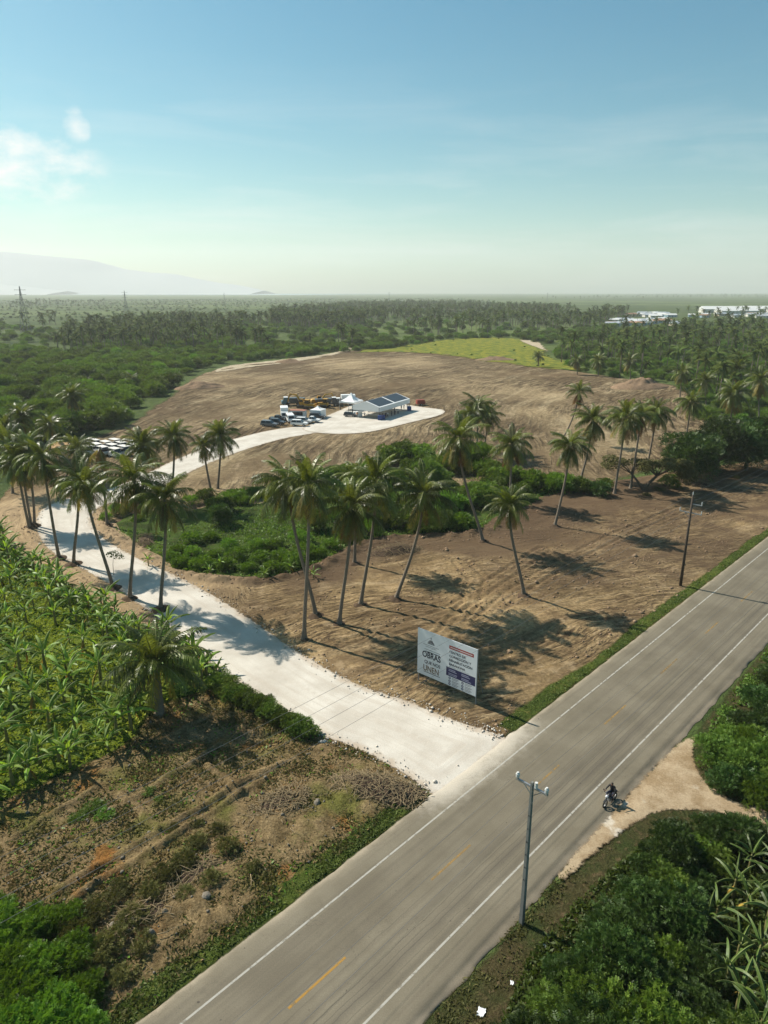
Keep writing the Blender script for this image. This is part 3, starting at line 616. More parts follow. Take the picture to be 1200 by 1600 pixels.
NEAR_PALMS = [
    # by the white track, left
    ((93, 873), (66, 714), 1.0, 'gold', .9, 'tall palm left of the white track, bent over the left bend'),
    ((115, 882), (121, 752), .92, '', .1, 'straight palm on the track edge between two curved trunks'),
    ((177, 920), (132, 757), .9, '', .1, 'palm whose trunk sweeps up leftward from the track edge'),
    ((168, 823), (156, 698), 1.05, 'dead', .1, 'dying palm with a bare brown crown in front of the white carts'),
    ((96, 752), (121, 702), 1.0, '', .3, 'palm with a dark full crown just left of the white carts'),
    ((47, 826), (25, 716), 1.0, 'gold', .9, 'leftmost trunk of the palm clump at the bend of the sand path'),
    ((50, 824), (33, 726), .95, 'gold', .9, 'middle trunk of the palm clump at the bend of the sand path'),
    ((53, 822), (42, 702), .95, '', .8, 'rightmost trunk of the palm clump at the bend of the sand path'),
    ((20, 772), (12, 694), 1.0, 'gold', .4, 'yellowish palm at the left picture edge above the sand path'),
    ((78, 716), (78, 664), .95, '', .2, 'small round palm in scrub above the palm clump'),
    ((35, 722), (33, 652), 1.05, '', .2, 'palm in scrub near the left picture edge, second row'),
    ((6, 732), (8, 668), 1.05, '', .2, 'palm cut by the left picture edge, in scrub'),
    ((109, 674), (112, 618), 1.0, 'gold', .2, 'lone palm rising from dark scrub on the left'),
    ((206, 612), (207, 592), .8, 'gold', .2, 'small pale palm deep in the scrub left of the field'),
    ((203, 936), (210, 752), 1.05, 'gold', .1, 'big dark palm on the track edge with orange hanging fronds'),
    ((251, 953), (257, 780), 1.0, '', .1, 'palm nearest the broad tree shadow on the white track'),
    ((222, 792), (223, 697), 1.05, '', .2, 'palm directly right of the parked white carts'),
    ((267, 790), (271, 682), 1.0, '', .2, 'palm standing over the upper bend of the white track'),
    ((330, 767), (318, 696), .72, 'gold', .3, 'thin young palm, shorter of the pair beyond the track'),
    ((340, 765), (344, 682), .95, '', .2, 'taller of the two palms beyond the track near the green bushes'),
    # middle
    ((475, 1000), (482, 758), 1.0, 'gold', .1, 'tall straight palm at the lot edge beside the white track'),
    ((494, 964), (450, 757), .95, '', .1, 'palm with strongly curved trunk behind the tall straight one'),
    ((530, 976), (549, 792), 1.0, 'gold', .1, 'palm third along the lot, yellow fronds hanging'),
    ((554, 882), (556, 748), .9, '', .1, 'palm half hidden behind the middle of the lot clump'),
    ((563, 946), (588, 752), 1.0, '', .2, 'slim palm in the lot clump leaning slightly right'),
    ((617, 937), (662, 772), 1.0, '', .3, 'palm leaning right at the right end of the lot clump'),
    ((755, 847), (717, 686), 1.05, 'gold', .15, 'palm leaning left out of the shrub belt over bare soil'),
    ((819, 932), (796, 790), .72, '', .1, 'lone leaning palm in the bare soil above the billboard'),
    ((797, 788), (800, 694), .98, 'gold', .1, 'palm in the shrub belt right of the leaning pair'),
    ((735, 718), (736, 647), .95, '', .1, 'left palm of the trio at the field edge'),
    ((745, 714), (747, 634), .95, '', .1, 'middle and tallest palm of the trio at the field edge'),
    ((756, 706), (762, 650), .95, '', .2, 'right palm of the trio at the field edge'),
    # right
    ((866, 824), (891, 697), 1.0, '', .3, 'palm leaning right beside the shrubs, long bare trunk'),
    ((872, 694), (905, 612), .85, 'skirt', .5, 'slanting palm with brown skirt against the field'),
    ((907, 748), (927, 656), 1.1, 'gold', .4, 'dark palm behind the long bare trunk, right side'),
    ((960, 772), (978, 652), 1.0, '', .1, 'palm with tall trunk in front of the thorn tree'),
    ((985, 764), (1002, 648), .85, 'skirt', .2, 'palm with a long brown skirt of dead fronds'),
    ((1010, 734), (1026, 643), 1.0, '', .3, 'palm rising behind the spreading thorn tree'),
    ((1071, 692), (1080, 628), 1.15, '', .2, 'bushy palm above the dark trees on the right'),
    ((1138, 684), (1147, 614), 1.2, 'gold', .2, 'palm among the dark trees, pale hanging fronds'),
    ((1062, 625), (1066, 582), 1.1, 'gold', .2, 'palm at the far right corner of the field'),
    ((1105, 650), (1103, 596), 1.1, '', .2, 'palm behind the bushy one near the field corner'),
    ((1186, 664), (1188, 594), 1.15, 'gold', .2, 'golden palm near the right picture edge'),
    ((1150, 622), (1153, 576), 1.1, 'gold', .2, 'palm back in the grove near the right picture edge'),
    ((842, 574), (842, 556), .9, '', .2, 'single small palm on the meadow edge'),
    ((902, 586), (902, 563), 1.1, 'gold', .2, 'palm at the field edge next to the meadow'),
    ((985, 593), (985, 564), 1.1, '', .2, 'palm directly behind the soil heap on the right'),
    ((935, 588), (935, 564), 1.1, '', .2, 'palm at the field edge between meadow and soil heap'),
]
for b, c, s, st, ln, lab in NEAR_PALMS: palm_px(lab, b, c, s, st, ln)
palm_px('short stout coconut palm standing among the banana plants', (250, 1116), (243, 1036), 1.02, 'short', .3, thick=1.9)

# ---- banana plants: stem and single leaves
def banana_leaf(name, length, width, pitch, bend, seed, mats, tear=.25):
    r = np.random.default_rng(seed); n = 11; V, F, M = [], [], []; p = np.zeros(3); pts = []; a = pitch
    for i in range(n + 1):
        pts.append(p.copy()); a = pitch - bend * (i / n) ** 1.3; p = p + length / n * np.array([math.cos(a), 0, math.sin(a)])
    for i, p in enumerate(pts):
        t = i / n; w = width * .5 * (math.sin(math.pi * min(1, .06 + .94 * t) ** .8) ** .55 if t > .12 else .10)
        for s in (-1, 1):
            ww = w * (1 - tear * r.random()); V.append(p + np.array([r.normal(0, .02), s * ww, -ww * .62 - tear * .25 * r.random() * ww]))
        V += [p + np.array([0, -.022 * (1 - .7 * t), .012]), p + np.array([0, .022 * (1 - .7 * t), .012]), p]
    for i in range(n):
        a_, b_ = 5 * i, 5 * i + 5
        F += [(a_, a_ + 4, b_ + 4, b_), (a_ + 4, a_ + 1, b_ + 1, b_ + 4), (a_ + 2, a_ + 3, b_ + 3, b_ + 2)]; M += [0, 0, 1]
    return poly_mesh(name, V, F, mats, M)
BL = []
for s in range(9):
    BL.append(banana_leaf('leaf', 2.0 + .12 * (s % 4), .36 + .04 * (s % 3), R(74 - 6 * s), R(62 + 7 * (s % 5)), 70 + s, [BAN, BAN_R]))
BAN_SHADED = leaf_mat('shaded_banana_leaf', (.035, .07, .011), (.10, .145, .026), .28, .45, .35, 1.5, .05)  # banana leaf again, the thicket's shade put into a darker colour
BLD = [banana_leaf('leaf', 2.0 + .12 * (s % 4), .36 + .04 * (s % 3), R(74 - 6 * s), R(62 + 7 * (s % 5)), 170 + s, [BAN_SHADED, BAN_R]) for s in range(9)]
BD = [banana_leaf('leaf', 1.7, .34, R(-42 - 14 * s), R(40), 90 + s, [BAN_D, BAN_D], .5) for s in range(2)]
BS = [MB().tube([(0, 0, -.1), (.03 * s, 0, h * .5), (.05 * s, .02, h), (.05 * s, .02, h + .35)], [.15, .125, .09, .03], 8).mesh('stem', BSTEM, True) for s, h in ((0, 1.3), (1, 1.7), (-1, 2.1))]
BH = [1.5, 1.9, 2.3]
def banana_plant(P, size, label, group, seed, dead=.2, narrow=1.0, leaves=None):
    r = random.Random(seed); root = empty('banana_plant', P, r.random() * 6.28, size); tag(root, label, 'banana plant', group)
    k = r.randrange(3); link('stem', BS[k], root); a = r.random() * 6
    for i in range(r.choice((7, 8, 9))):
        a += 2.4; link('leaf', (leaves or BL)[min(8, i)], root, (.05 * (k - 1), 0, BH[k] - .08 - .05 * i), (r.uniform(-.15, .15), 0, a), (lambda u: (u, u * narrow, u))(r.uniform(.85, 1.12)))
    if r.random() < dead: link('leaf', r.choice(BD), root, (0, 0, BH[k] - .5), (0, 0, a + 1.2))
    return root
brnd = np.random.default_rng(21); PL = []
def spaced(cands, dmin, start=None, cap=999):
    out = list(start or [])
    k0 = len(out)
    for p in cands:
        if all((p[0] - q[0]) ** 2 + (p[1] - q[1]) ** 2 > (dmin(p) if callable(dmin) else dmin) ** 2 for q in out): out.append(p)
        if len(out) - k0 >= cap: break
    return out[k0:]
cand = inside_random(BANANA, 2600, brnd, .3)
pxx, pyy = to_px(np.column_stack([cand, np.full(len(cand), 1.5)])); sdB = sdist(cand, BANANA)
keep = (pxx > -45) & (pxx < 380) & (np.hypot(pxx - 246, (pyy - 1080) * .8) > 22); cand, pxx, pyy, sdB = cand[keep], pxx[keep], pyy[keep], sdB[keep]
thin = np.exp(-(((pxx - 60) / 70) ** 2 + ((pyy - 985) / 55) ** 2)) + .8 * np.exp(-(((pxx - 30) / 60) ** 2 + ((pyy - 1080) / 40) ** 2))
sel = brnd.random(len(cand)) > thin * 1.05; cand = cand[sel]; sdB = sdB[sel]
dens = {tuple(p): (1.15 if d < 3.2 else 1.75) for p, d in zip(map(tuple, cand), sdB)}
PL = spaced([tuple(p) for p in cand], lambda p: dens[tuple(p)], cap=190)
for i, p in enumerate(PL):
    banana_plant((p[0], p[1], .05), brnd.uniform(.5, 1.22), 'banana plant in the dense plantation left of the white track', 'banana plants of the plantation', 500 + i, .45)
RIGHT_BAN = [(1118, 1420, 1.25), (1165, 1410, 1.2), (1195, 1440, 1.3), (1180, 1500, 1.2), (1150, 1560, 1.1), (1190, 1590, 1.3), (1210, 1380, 1.2), (1195, 1660, 1.2), (1140, 1660, 1.0), (1150, 1485, 1.1), (1100, 1440, 1.1), (1130, 1530, 1.2), (1170, 1340, 1.1), (1200, 1325, 1.2), (1215, 1550, 1.3), (1145, 1380, 1.1), (1180, 1620, 1.3)]
for i, (x, y, s) in enumerate(RIGHT_BAN):
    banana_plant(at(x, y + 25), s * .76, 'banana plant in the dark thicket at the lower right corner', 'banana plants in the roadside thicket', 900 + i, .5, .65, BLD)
for i, (x, y) in enumerate([(345, 893), (328, 900), (415, 905), (232, 905 - 20), (490, 905), (455, 897)]):
    banana_plant(at(x, y), .62, 'small banana plant at the lower edge of the green patch', 'small banana plants on the green patch', 950 + i)

# ---- leafy crowns
def crown_geo(blobs, count, size, seed, flat=.0, inner=.35, elong=1.6):
    r = np.random.default_rng(seed); blobs = np.array(blobs, float); w = (blobs[:, 3] * blobs[:, 4]) ** 1.0; w = w / w.sum()
    k = r.choice(len(blobs), count, p=w); d = r.normal(size=(count, 3)); d /= np.linalg.norm(d, axis=1)[:, None]; d[:, 2] = np.where((d[:, 2] < -.35) & (r.random(count) < .7), -d[:, 2], d[:, 2])
    rad = np.where(r.random(count) < inner, r.uniform(.35, .85, count), r.uniform(.82, 1.08, count))
    # lumpy: push radius with angular noise
    rad *= .86 + .3 * fbm(d[:, 0] * 2.3 + k * 3.1 + 9, d[:, 1] * 2.3 + d[:, 2] * 1.9 + k + 9, seed, 3)
    C = blobs[k, :3] + d * rad[:, None] * blobs[k][:, [3, 3, 4]]
    nrm = d * .75 + r.normal(size=(count, 3)) * .55 + np.array([0, 0, .25 + flat]); nrm /= np.linalg.norm(nrm, axis=1)[:, None]
    t = np.cross(nrm, r.normal(size=(count, 3))); t /= np.linalg.norm(t, axis=1)[:, None]; b = np.cross(nrm, t)
    s = size * r.uniform(.6, 1.3, count)[:, None]
    V = np.stack([C - t * s * elong * .5, C + b * s * .38 - t * s * .05, C + t * s * elong * .5, C - b * s * .38 - t * s * .05], 1).reshape(-1, 3)
    V[:, 2] = np.maximum(V[:, 2], .02)
    return V, np.arange(count * 4).reshape(-1, 4)
def sprig_geo(blobs, count, size, seed, pairs=5, spread=1.0, up=.45):
    """feathery crown: short leafy shoots standing out of the blobs"""
    r = np.random.default_rng(seed); blobs = np.array(blobs, float); w = blobs[:, 3] * blobs[:, 4]; w = w / w.sum()
    k = r.choice(len(blobs), count, p=w); d = r.normal(size=(count, 3)); d /= np.linalg.norm(d, axis=1)[:, None]; d[:, 2] = np.where((d[:, 2] < -.3) & (r.random(count) < .75), -d[:, 2], d[:, 2])
    rad = np.where(r.random(count) < .3, r.uniform(.35, .8, count), r.uniform(.78, 1.05, count)) * (.8 + .42 * fbm(d[:, 0] * 2.3 + k * 3.1 + 9, d[:, 1] * 2.3 + d[:, 2] * 1.9 + k + 9, seed, 3))
    C = blobs[k, :3] + d * rad[:, None] * blobs[k][:, [3, 3, 4]]
    a = d * .8 + r.normal(size=(count, 3)) * .5 + np.array([0, 0, up]); a /= np.linalg.norm(a, axis=1)[:, None]
    sd_ = np.cross(a, r.normal(size=(count, 3)) * .5 + np.array([0, 0, .0]) + r.normal(size=(count, 3)) * .2); sd_ /= np.linalg.norm(sd_, axis=1)[:, None]
    L = size * r.uniform(2.2, 5.0, count) * spread; out = []
    for i in range(pairs):
        t = (i + .6) / pairs; p = C + a * (L * t)[:, None]; p[:, 2] -= L * t * t * .35
        for s in (-1, 1):
            q = sd_ * s * .8 + a * .55 + r.normal(0, .18, (count, 3)); q /= np.linalg.norm(q, axis=1)[:, None]; n = np.cross(q, a); n = np.cross(q, n); n /= np.linalg.norm(n, axis=1)[:, None] + 1e-9
            s_ = (size * r.uniform(.75, 1.3, count) * (1.1 - .35 * t))[:, None]
            out.append(np.stack([p, p + q * s_ * .7 + n * s_ * .30, p + q * s_ * 1.45 - np.array([0, 0, .2]) * s_, p + q * s_ * .7 - n * s_ * .30], 1))
    V = np.concatenate(out).reshape(-1, 3); V[:, 2] = np.maximum(V[:, 2], .02)
    return V, np.arange(len(V)).reshape(-1, 4)
def blob_set(n, rx, h, seed, low=.25):
    r = random.Random(seed); out = [(0, 0, h * .62, rx * .62, h * .36)]
    for i in range(n):
        a = i * 2.4 + r.random(); q = rx * r.uniform(.4, .72); z = h * r.uniform(low, .78)
        out.append((math.cos(a) * q, math.sin(a) * q, z, rx * r.uniform(.26, .42), h * r.uniform(.16, .26)))
    return out
def limbs_mesh(rx, h, seed, n=6, r0=.16, clear=.3):
    r = random.Random(seed); m = MB(); m.tube([(0, 0, -.2), (.05, .03, h * clear * .6), (.1, 0, h * clear)], [r0 * 1.3, r0, r0 * .85], 7)
    for i in range(n):
        a = i * 2.4 + r.random(); q = rx * r.uniform(.45, .7); e = Vector((math.cos(a) * q, math.sin(a) * q, h * r.uniform(.5, .8))); s = Vector((.1, 0, h * clear * .95))
        m.tube([s, s.lerp(e, .45) + Vector((0, 0, -.05 * h)), e], [r0 * .6, r0 * .38, r0 * .12], 5)
    return m.mesh('trunk', WOOD, True)
def plant_kind(n_blobs, rx, h, count, leaf, seed, mat, flat=0, low=.25, r0=.12, clear=.25, inner=.35, elong=1.6, sprig=0):
    bs = blob_set(n_blobs, rx, h, seed, low)
    V, F = sprig_geo(bs, count, leaf, seed, sprig) if sprig else crown_geo(bs, count, leaf, seed, flat, inner, elong)
    return {'crown': mesh_np('crown', V, F, mat), 'trunk': limbs_mesh(rx, h, seed, r0=r0, clear=clear), 'rx': rx, 'h': h}
KIND = {
    'broad': [plant_kind(9, 2.0, 2.6, 800, .20, 100 + s, L_DARK, low=.2, sprig=3) for s in range(3)],
    'feather': [plant_kind(10, 2.2, 2.6, 1100, .12, 110 + s, L_FINE, low=.15, sprig=5) for s in range(3)],
    'thick': [plant_kind(12, 2.6, 3.2, 1300, .13, 120 + s, L_MID, low=.15, sprig=5) for s in range(3)],
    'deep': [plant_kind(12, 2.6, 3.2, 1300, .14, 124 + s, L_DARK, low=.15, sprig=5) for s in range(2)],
    'fresh': [plant_kind(7, 1.5, 1.5, 420, .13, 130 + s, L_BRIGHT, low=.15, sprig=4) for s in range(3)],
    'scrub': [plant_kind(11, 4.2, 4.6, 900, .36, 140 + s, L_MID, low=.15, r0=.16, sprig=3) for s in range(4)],
    'scrub_green': [plant_kind(11, 4.0, 4.4, 900, .34, 150 + s, L_BRIGHT if s == 2 else L_FINE, low=.15, r0=.16, sprig=3) for s in range(3)],
    'tree': [plant_kind(14, 4.6, 7.5, 2600, .24, 160 + s, L_DARK, low=.2, r0=.3, clear=.22, sprig=4) for s in range(3)],
    'vine': [plant_kind(10, 2.2, 2.0, 1300, .12, 116 + s, L_BRIGHT, low=.1, sprig=5) for s in range(3)],
    'dry': [plant_kind(8, 1.2, 1.1, 380, .10, 170 + s, L_OLIVE, low=.1, r0=.05, sprig=4) for s in range(3)],
}
def plant(name, kind, P, scale, label, cat, group=None, seed=0, sz=1.0, trunk=True):
    r = random.Random(seed * 31 + 5); k = r.choice(KIND[kind]); root = empty(name, P, r.random() * 6.28); root.scale = (scale, scale, scale * sz)
    tag(root, label, cat, group); link('crown', k['crown'], root)
    if trunk: link('trunk', k['trunk'], root)
    return root

# ================================================================ SHRUBS AND TREES
prnd = np.random.default_rng(5)
def rpx(lst, name, kind, label, cat, group=None, base=0):
    for i, q in enumerate(lst):
        x, y, s = q[:3]; plant(name, q[4] if len(q) > 4 else kind, at(x, y), s, label, cat, group, base + i, q[3] if len(q) > 3 else 1.0)
# belt of shrubs across the site
belt = [(300, 790, .8), (322, 788, .9), (338, 800, .8), (352, 800, 1.0), (366, 785, 1.1), (380, 790, .9), (396, 780, .9), (410, 778, .8), (425, 776, .9), (440, 770, .8), (458, 768, .9), (478, 764, .9), (500, 758, 1.0), (520, 752, .9), (545, 748, 1.0), (570, 742, 1.0),
        (592, 735, 1.0), (612, 728, 1.2), (630, 725, 1.5), (645, 722, 1.7), (660, 728, 1.4), (680, 735, 1.2), (700, 740, 1.1), (722, 742, 1.3), (742, 735, 1.8), (756, 745, 1.3), (690, 760, 1.2), (665, 758, 1.2), (640, 755, 1.3), (615, 760, 1.2), (590, 768, 1.2), (566, 770, 1.1), (540, 775, 1.0), (512, 780, 1.1), (480, 786, .9), (450, 790, .8),
        (770, 752, 1.2), (790, 760, 1.2), (810, 762, 1.2), (828, 765, 1.2), (845, 760, 1.1), (772, 780, 1.2), (748, 790, 1.3), (722, 790, 1.2), (700, 800, 1.1), (650, 800, 1.2), (610, 805, 1.2), (590, 820, 1.2), (630, 825, 1.1), (560, 812, 1.0), (520, 815, 1.1), (492, 830, 1.1), (655, 832, .9), (690, 828, .9), (720, 825, .9), (575, 838, 1.0), (540, 845, .9), (790, 790, 1.0), (812, 780, .9), (870, 768, 1.1), (888, 766, 1.2), (905, 770, 1.0),
        (200, 802, .9), (182, 806, .9), (215, 815, .7), (165, 815, .7)]
for i, (x, y, s) in enumerate(belt):
    kd = 'fresh' if (x < 230 or (i * 7) % 5 == 0) else ('broad', 'thick', 'feather', 'thick', 'vine')[i % 5]; s *= 1.04 if x > 560 else .95
    s2 = s * (.85 if kd == 'thick' else 1.02 if kd == 'broad' else 1.25)
    plant('shrub', kd, at(x, y), s2, 'leafy green shrub in the belt between field and bare lot', 'shrub', 'shrubs of the belt', 40 + i, prnd.uniform(.8, 1.3))
fern = [(285, 885), (300, 870), (318, 888), (335, 872), (352, 890), (370, 876), (388, 893), (405, 880), (425, 895), (440, 878), (458, 888), (475, 870), (495, 872), (515, 858), (400, 862), (430, 858), (360, 858), (300, 850), (330, 845), (470, 850), (545, 848), (280, 865), (268, 876)]
for i, (x, y) in enumerate(fern): plant('fern_clump', 'fresh' if i % 3 else 'vine', at(x, y), prnd.uniform(.8, 1.25) * (1 if i % 3 else .62), 'low ferny clump on the near edge of the green patch', 'weed', 'ferny clumps of the green patch', 600 + i, 1.0)
plant('small_tree', 'broad', at(347, 822), 1.0, 'round dark bush tree casting a shadow on the green patch', 'tree', None, 3, 1.3)
rpx([(935, 775, .9, 1.1, 'broad'), (918, 772, .8, 1.0, 'broad'), (945, 765, .8, 1.0, 'feather')], 'shrub', 'broad', 'shrub at the foot of the tall-trunked palms, right side', 'shrub', 'shrubs at the palm feet', 300)
# the spreading thorn tree and the dark trees behind it
def thorn_tree(P, label):
    root = empty('thorn_tree', P, 0, 1.32); tag(root, label, 'tree'); m = MB(); r = random.Random(4); tips = []
    m.tube([(0, 0, -.2), (.7, .1, 1.0), (1.9, .2, 2.2)], [.30, .25, .18], 8); m.tube([(.2, 0, .2), (-.8, .5, 1.6), (-2.0, .8, 3.0)], [.2, .16, .09], 7)
    for i in range(15):
        s = Vector((1.9, .2, 2.2)) if i % 3 else Vector((-1.6, .7, 2.5)); a = i * 2.4; e = s + Vector((math.cos(a) * r.uniform(1.2, 4.2), math.sin(a) * r.uniform(1, 3.2), r.uniform(.6, 2.6)))
        m.tube([s, s.lerp(e, .5) + Vector((0, 0, .3)), e], [.10, .06, .02], 5); tips.append(e)
    m.build('trunk', WOOD, root, smooth=True)
    V, F = crown_geo([(e.x, e.y, e.z, r.uniform(.9, 1.5), r.uniform(.45, .7)) for e in tips] + [(4.2, 0, 3.6, 1.8, .9), (5.6, -.6, 2.9, 1.5, .9), (6.4, .4, 2.0, 1.4, .9)], 9000, .17, 77, .4, .4, 2.2)
    link('crown', mesh_np('crown', V, F, L_OLIVE), root)
thorn_tree(at(1003, 768), 'spreading thorn tree with olive crown beside the skirted palm')
for i, (x, y, s, lab) in enumerate([(1075, 752, 1.0, 'dark rounded tree right of the olive thorn tree'), (1120, 738, 1.15, 'largest dark tree in the roadside group on the right'), (1165, 735, 1.1, 'dark tree second from the right picture edge'), (1205, 730, 1.15, 'dark tree cut by the right picture edge')]):
    plant('dark_tree', 'tree', at(x, y), s * 1.2, lab, 'tree', None, 320 + i, 1.05)
rpx([(1045, 762, .8, 1.0, 'thick'), (1095, 735, 1.3, 1.1, 'thick'), (1140, 715, 1.5, 1.2, 'feather'), (1180, 712, 1.6, 1.2, 'feather'), (1210, 700, 1.8, 1.2, 'thick'), (1150, 748, .7, .8, 'dry'), (1030, 768, .9, .7, 'dry'), (1060, 765, .8, .7, 'dry'), (1010, 775, .8, .6, 'dry')], 'shrub', 'thick', 'undergrowth shrub around the dark roadside trees', 'shrub', 'undergrowth of the roadside trees', 330)
# the thicket at the lower right
thk = [(905, 1560, .9), (950, 1540, 1.0), (930, 1600, 1.0), (985, 1500, 1.0), (1000, 1570, 1.2), (1030, 1520, 1.1), (960, 1475, .8), (1010, 1440, 1.0), (1055, 1450, 1.0), (1045, 1405, .9), (990, 1410, .8), (1080, 1390, .8), (1090, 1340, .9), (1050, 1350, .8), (1110, 1320, .8), (1150, 1330, .8), (870, 1610, .8), (850, 1660, 1.0), (920, 1670, 1.2), (1000, 1660, 1.3), (1080, 1600, 1.1),
       (1095, 1530, .9), (1075, 1680, 1.3), (1120, 1360, .7), (1185, 1340, .7), (1010, 1370, .6), (930, 1505, .6), (880, 1540, .5), (1060, 1310, .5), (820, 1690, .9), (1140, 1740, 1.2)]
for i, (x, y, s) in enumerate(thk):
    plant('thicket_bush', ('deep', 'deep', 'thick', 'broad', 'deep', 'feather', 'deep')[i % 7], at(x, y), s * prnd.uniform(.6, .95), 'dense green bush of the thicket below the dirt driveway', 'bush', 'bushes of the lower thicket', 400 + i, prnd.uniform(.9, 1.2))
thk2 = [(1110, 1190, .8), (1135, 1165, .9), (1160, 1140, .9), (1185, 1110, .9), (1205, 1075, .9), (1150, 1205, 1.0), (1180, 1180, 1.1), (1205, 1150, 1.1), (1135, 1235, .8), (1170, 1240, 1.0), (1205, 1220, 1.2), (1195, 1262, .9), (1230, 1190, 1.2), (1240, 1120, 1.2), (1230, 1060, 1.0), (1222, 1250, 1.0), (1262, 1230, 1.2)]
for i, (x, y, s) in enumerate(thk2):
    plant('thicket_bush', ('thick', 'feather', 'deep', 'deep', 'broad')[i % 5], at(x, y), s * prnd.uniform(.58, .88), 'dense green bush above the dirt driveway beside the road', 'bush', 'bushes of the upper thicket', 440 + i, prnd.uniform(.9, 1.15))
# vines and weeds at the lower left corner, dry bushes on the rubble
rpx([(20, 1480, .8), (60, 1460, .7), (100, 1450, .6), (10, 1540, .9), (55, 1530, .8), (105, 1510, .7), (30, 1590, .9), (80, 1590, .8), (130, 1565, .6), (-20, 1500, 1.0), (60, 1650, 1.0), (-10, 1430, .6), (120, 1620, .7), (0, 1650, 1.0)], 'vine_bush', 'vine', 'bright green vine-covered bush at the lower left corner', 'bush', 'vine-covered bushes of the corner', 480)
dry = [(150, 1430, .9), (185, 1400, .8), (210, 1440, .9), (175, 1480, .9), (235, 1400, .7), (260, 1370, .8), (290, 1350, .7), (310, 1320, .7), (330, 1380, .7), (355, 1330, .7), (290, 1400, .6), (150, 1520, .9), (190, 1530, .7), (340, 1300, .6), (225, 1480, .7), (270, 1300, .5), (120, 1470, .9), (395, 1360, .5), (305, 1290, .5)]
for i, (x, y, s) in enumerate(dry):
    plant('dry_bush', 'dry', at(x, y), s, 'dry olive bush on the cleared strip left of the asphalt', 'bush', 'dry bushes of the cleared strip', 520 + i, prnd.uniform(.7, 1.1))
hedge = [(345, 1078, .55), (358, 1086, .55), (372, 1094, .5), (385, 1100, .5), (398, 1106, .5), (410, 1113, .5), (425, 1122, .5), (440, 1132, .45), (455, 1140, .5), (470, 1146, .5), (482, 1152, .4)]
for i, (x, y, s) in enumerate(hedge):
    plant('hedge_bush', 'thick', at(x, y), s, 'low dark bush in the row along the white track', 'bush', 'low bushes along the white track', 560 + i, .9)
rpx([(145, 1265, .6, .5), (165, 1275, .5, .5), (120, 1280, .45, .5), (230, 1240, .4, .5), (250, 1250, .3, .5)], 'weed_clump', 'fresh', 'bright green weed clump on the dry plot', 'weed', 'weed clumps on the dry plot', 580)
# sapling by the track
sap = empty('sapling', at(178, 900)); tag(sap, 'thin sapling with few leaves beside the white track', 'sapling')
MB().tube([(0, 0, 0), (.05, 0, 1.6), (.3, 0, 3.0)], [.04, .03, .015], 6).build('trunk', WOOD, sap, smooth=True)
V, F = crown_geo([(.4, 0, 3.0, .9, .5), (1.0, .1, 2.6, .6, .35), (-.2, .1, 3.1, .5, .3)], 240, .16, 8); link('crown', mesh_np('crown', V, F, L_FINE), sap)

# ---- ground cover nobody could count
def cover(name, poly, count, size, mat, label, seed, tall=.5, zoff=.08, mask=None, elong=2.2):
    r = np.random.default_rng(seed); P = inside_random(poly, count, r, .15)
    if mask is not None: P = P[mask(P, r)]
    c = len(P); up = np.abs(r.normal(0, tall, c)); C = np.column_stack([P, zoff + up * .6])
    ax = np.column_stack([r.normal(0, .8, c), r.normal(0, .8, c), r.uniform(.05, 1.0, c)]); ax /= np.linalg.norm(ax, axis=1)[:, None]
    b = np.cross(ax, r.normal(size=(c, 3))); b /= np.linalg.norm(b, axis=1)[:, None]; s = size * r.uniform(.6, 1.4, c)[:, None]
    V = np.stack([C - ax * s * elong * .5, C + b * s * .4, C + ax * s * elong * .5, C - b * s * .4], 1).reshape(-1, 3)
    return tag(link(name, mesh_np(name, V, np.arange(c * 4).reshape(-1, 4), mat)), label, 'ground cover', None, 'stuff')
clump = lambda sc_, th, seed: (lambda P, r: fbm(P[:, 0] / sc_, P[:, 1] / sc_, seed) + r.normal(0, .06, len(P)) > th)
LOWGREEN = gpoly([(255, 885), (262, 850), (330, 830), (420, 800), (500, 805), (560, 800), (560, 840), (505, 880), (430, 905), (340, 902), (275, 892)])
cover('weeds', LOWGREEN, 18000, .17, L_BRIGHT, 'low bright green weeds covering the green patch', 1, .28, .15, clump(4, .44, 2))
cover('weeds', GREEN, 26000, .22, L_FINE, 'scattered low weeds through the shrub belt', 2, .2, .15, clump(5, .5, 7))
cover('plantation_weeds', BANANA, 42000, .17, L_LIME, 'yellow green weeds between the banana plants', 3, .22, .1, clump(3, .36, 4))
cover('verge_grass', V_NEAR, 20000, .085, L_GRASS, 'short green grass along the left road edge', 4, .06, .08, clump(2, .42, 6), 2.6)
cover('verge_grass', V_FAR, 11000, .09, L_GRASS, 'short green grass between the bare lot and the road', 5, .06, .08, clump(2, .40, 6), 2.6)
cover('dry_grass', V_RIGHT, 16000, .10, L_OLIVE, 'dry short grass along the right road edge', 6, .06, .05, clump(1.5, .45, 3), 2.6)
cover('dry_grass', strip(-12, tj0 - 1, -29.0, -31.0, 8, .8), 9000, .13, L_OLIVE, 'dry grass fringe behind the left verge', 16, .12, .08, clump(1.6, .45, 3), 2.8)
cover('dry_weeds', PLOT, 42000, .12, L_OLIVE, 'dry weeds scattered over the cleared plot', 7, .10, .12, clump(2.2, .5, 12), 2.8)
cover('straw', PLOT, 26000, .12, L_STRAW, 'straw and dead grass over the cleared plot', 8, .05, .14, clump(1.8, .52, 15), 3.4)
cover('plot_seedlings', PLOT, 8000, .14, L_BRIGHT, 'green seedlings dotted over the cleared plot', 9, .1, .14, clump(1.2, .6, 22), 2.0)
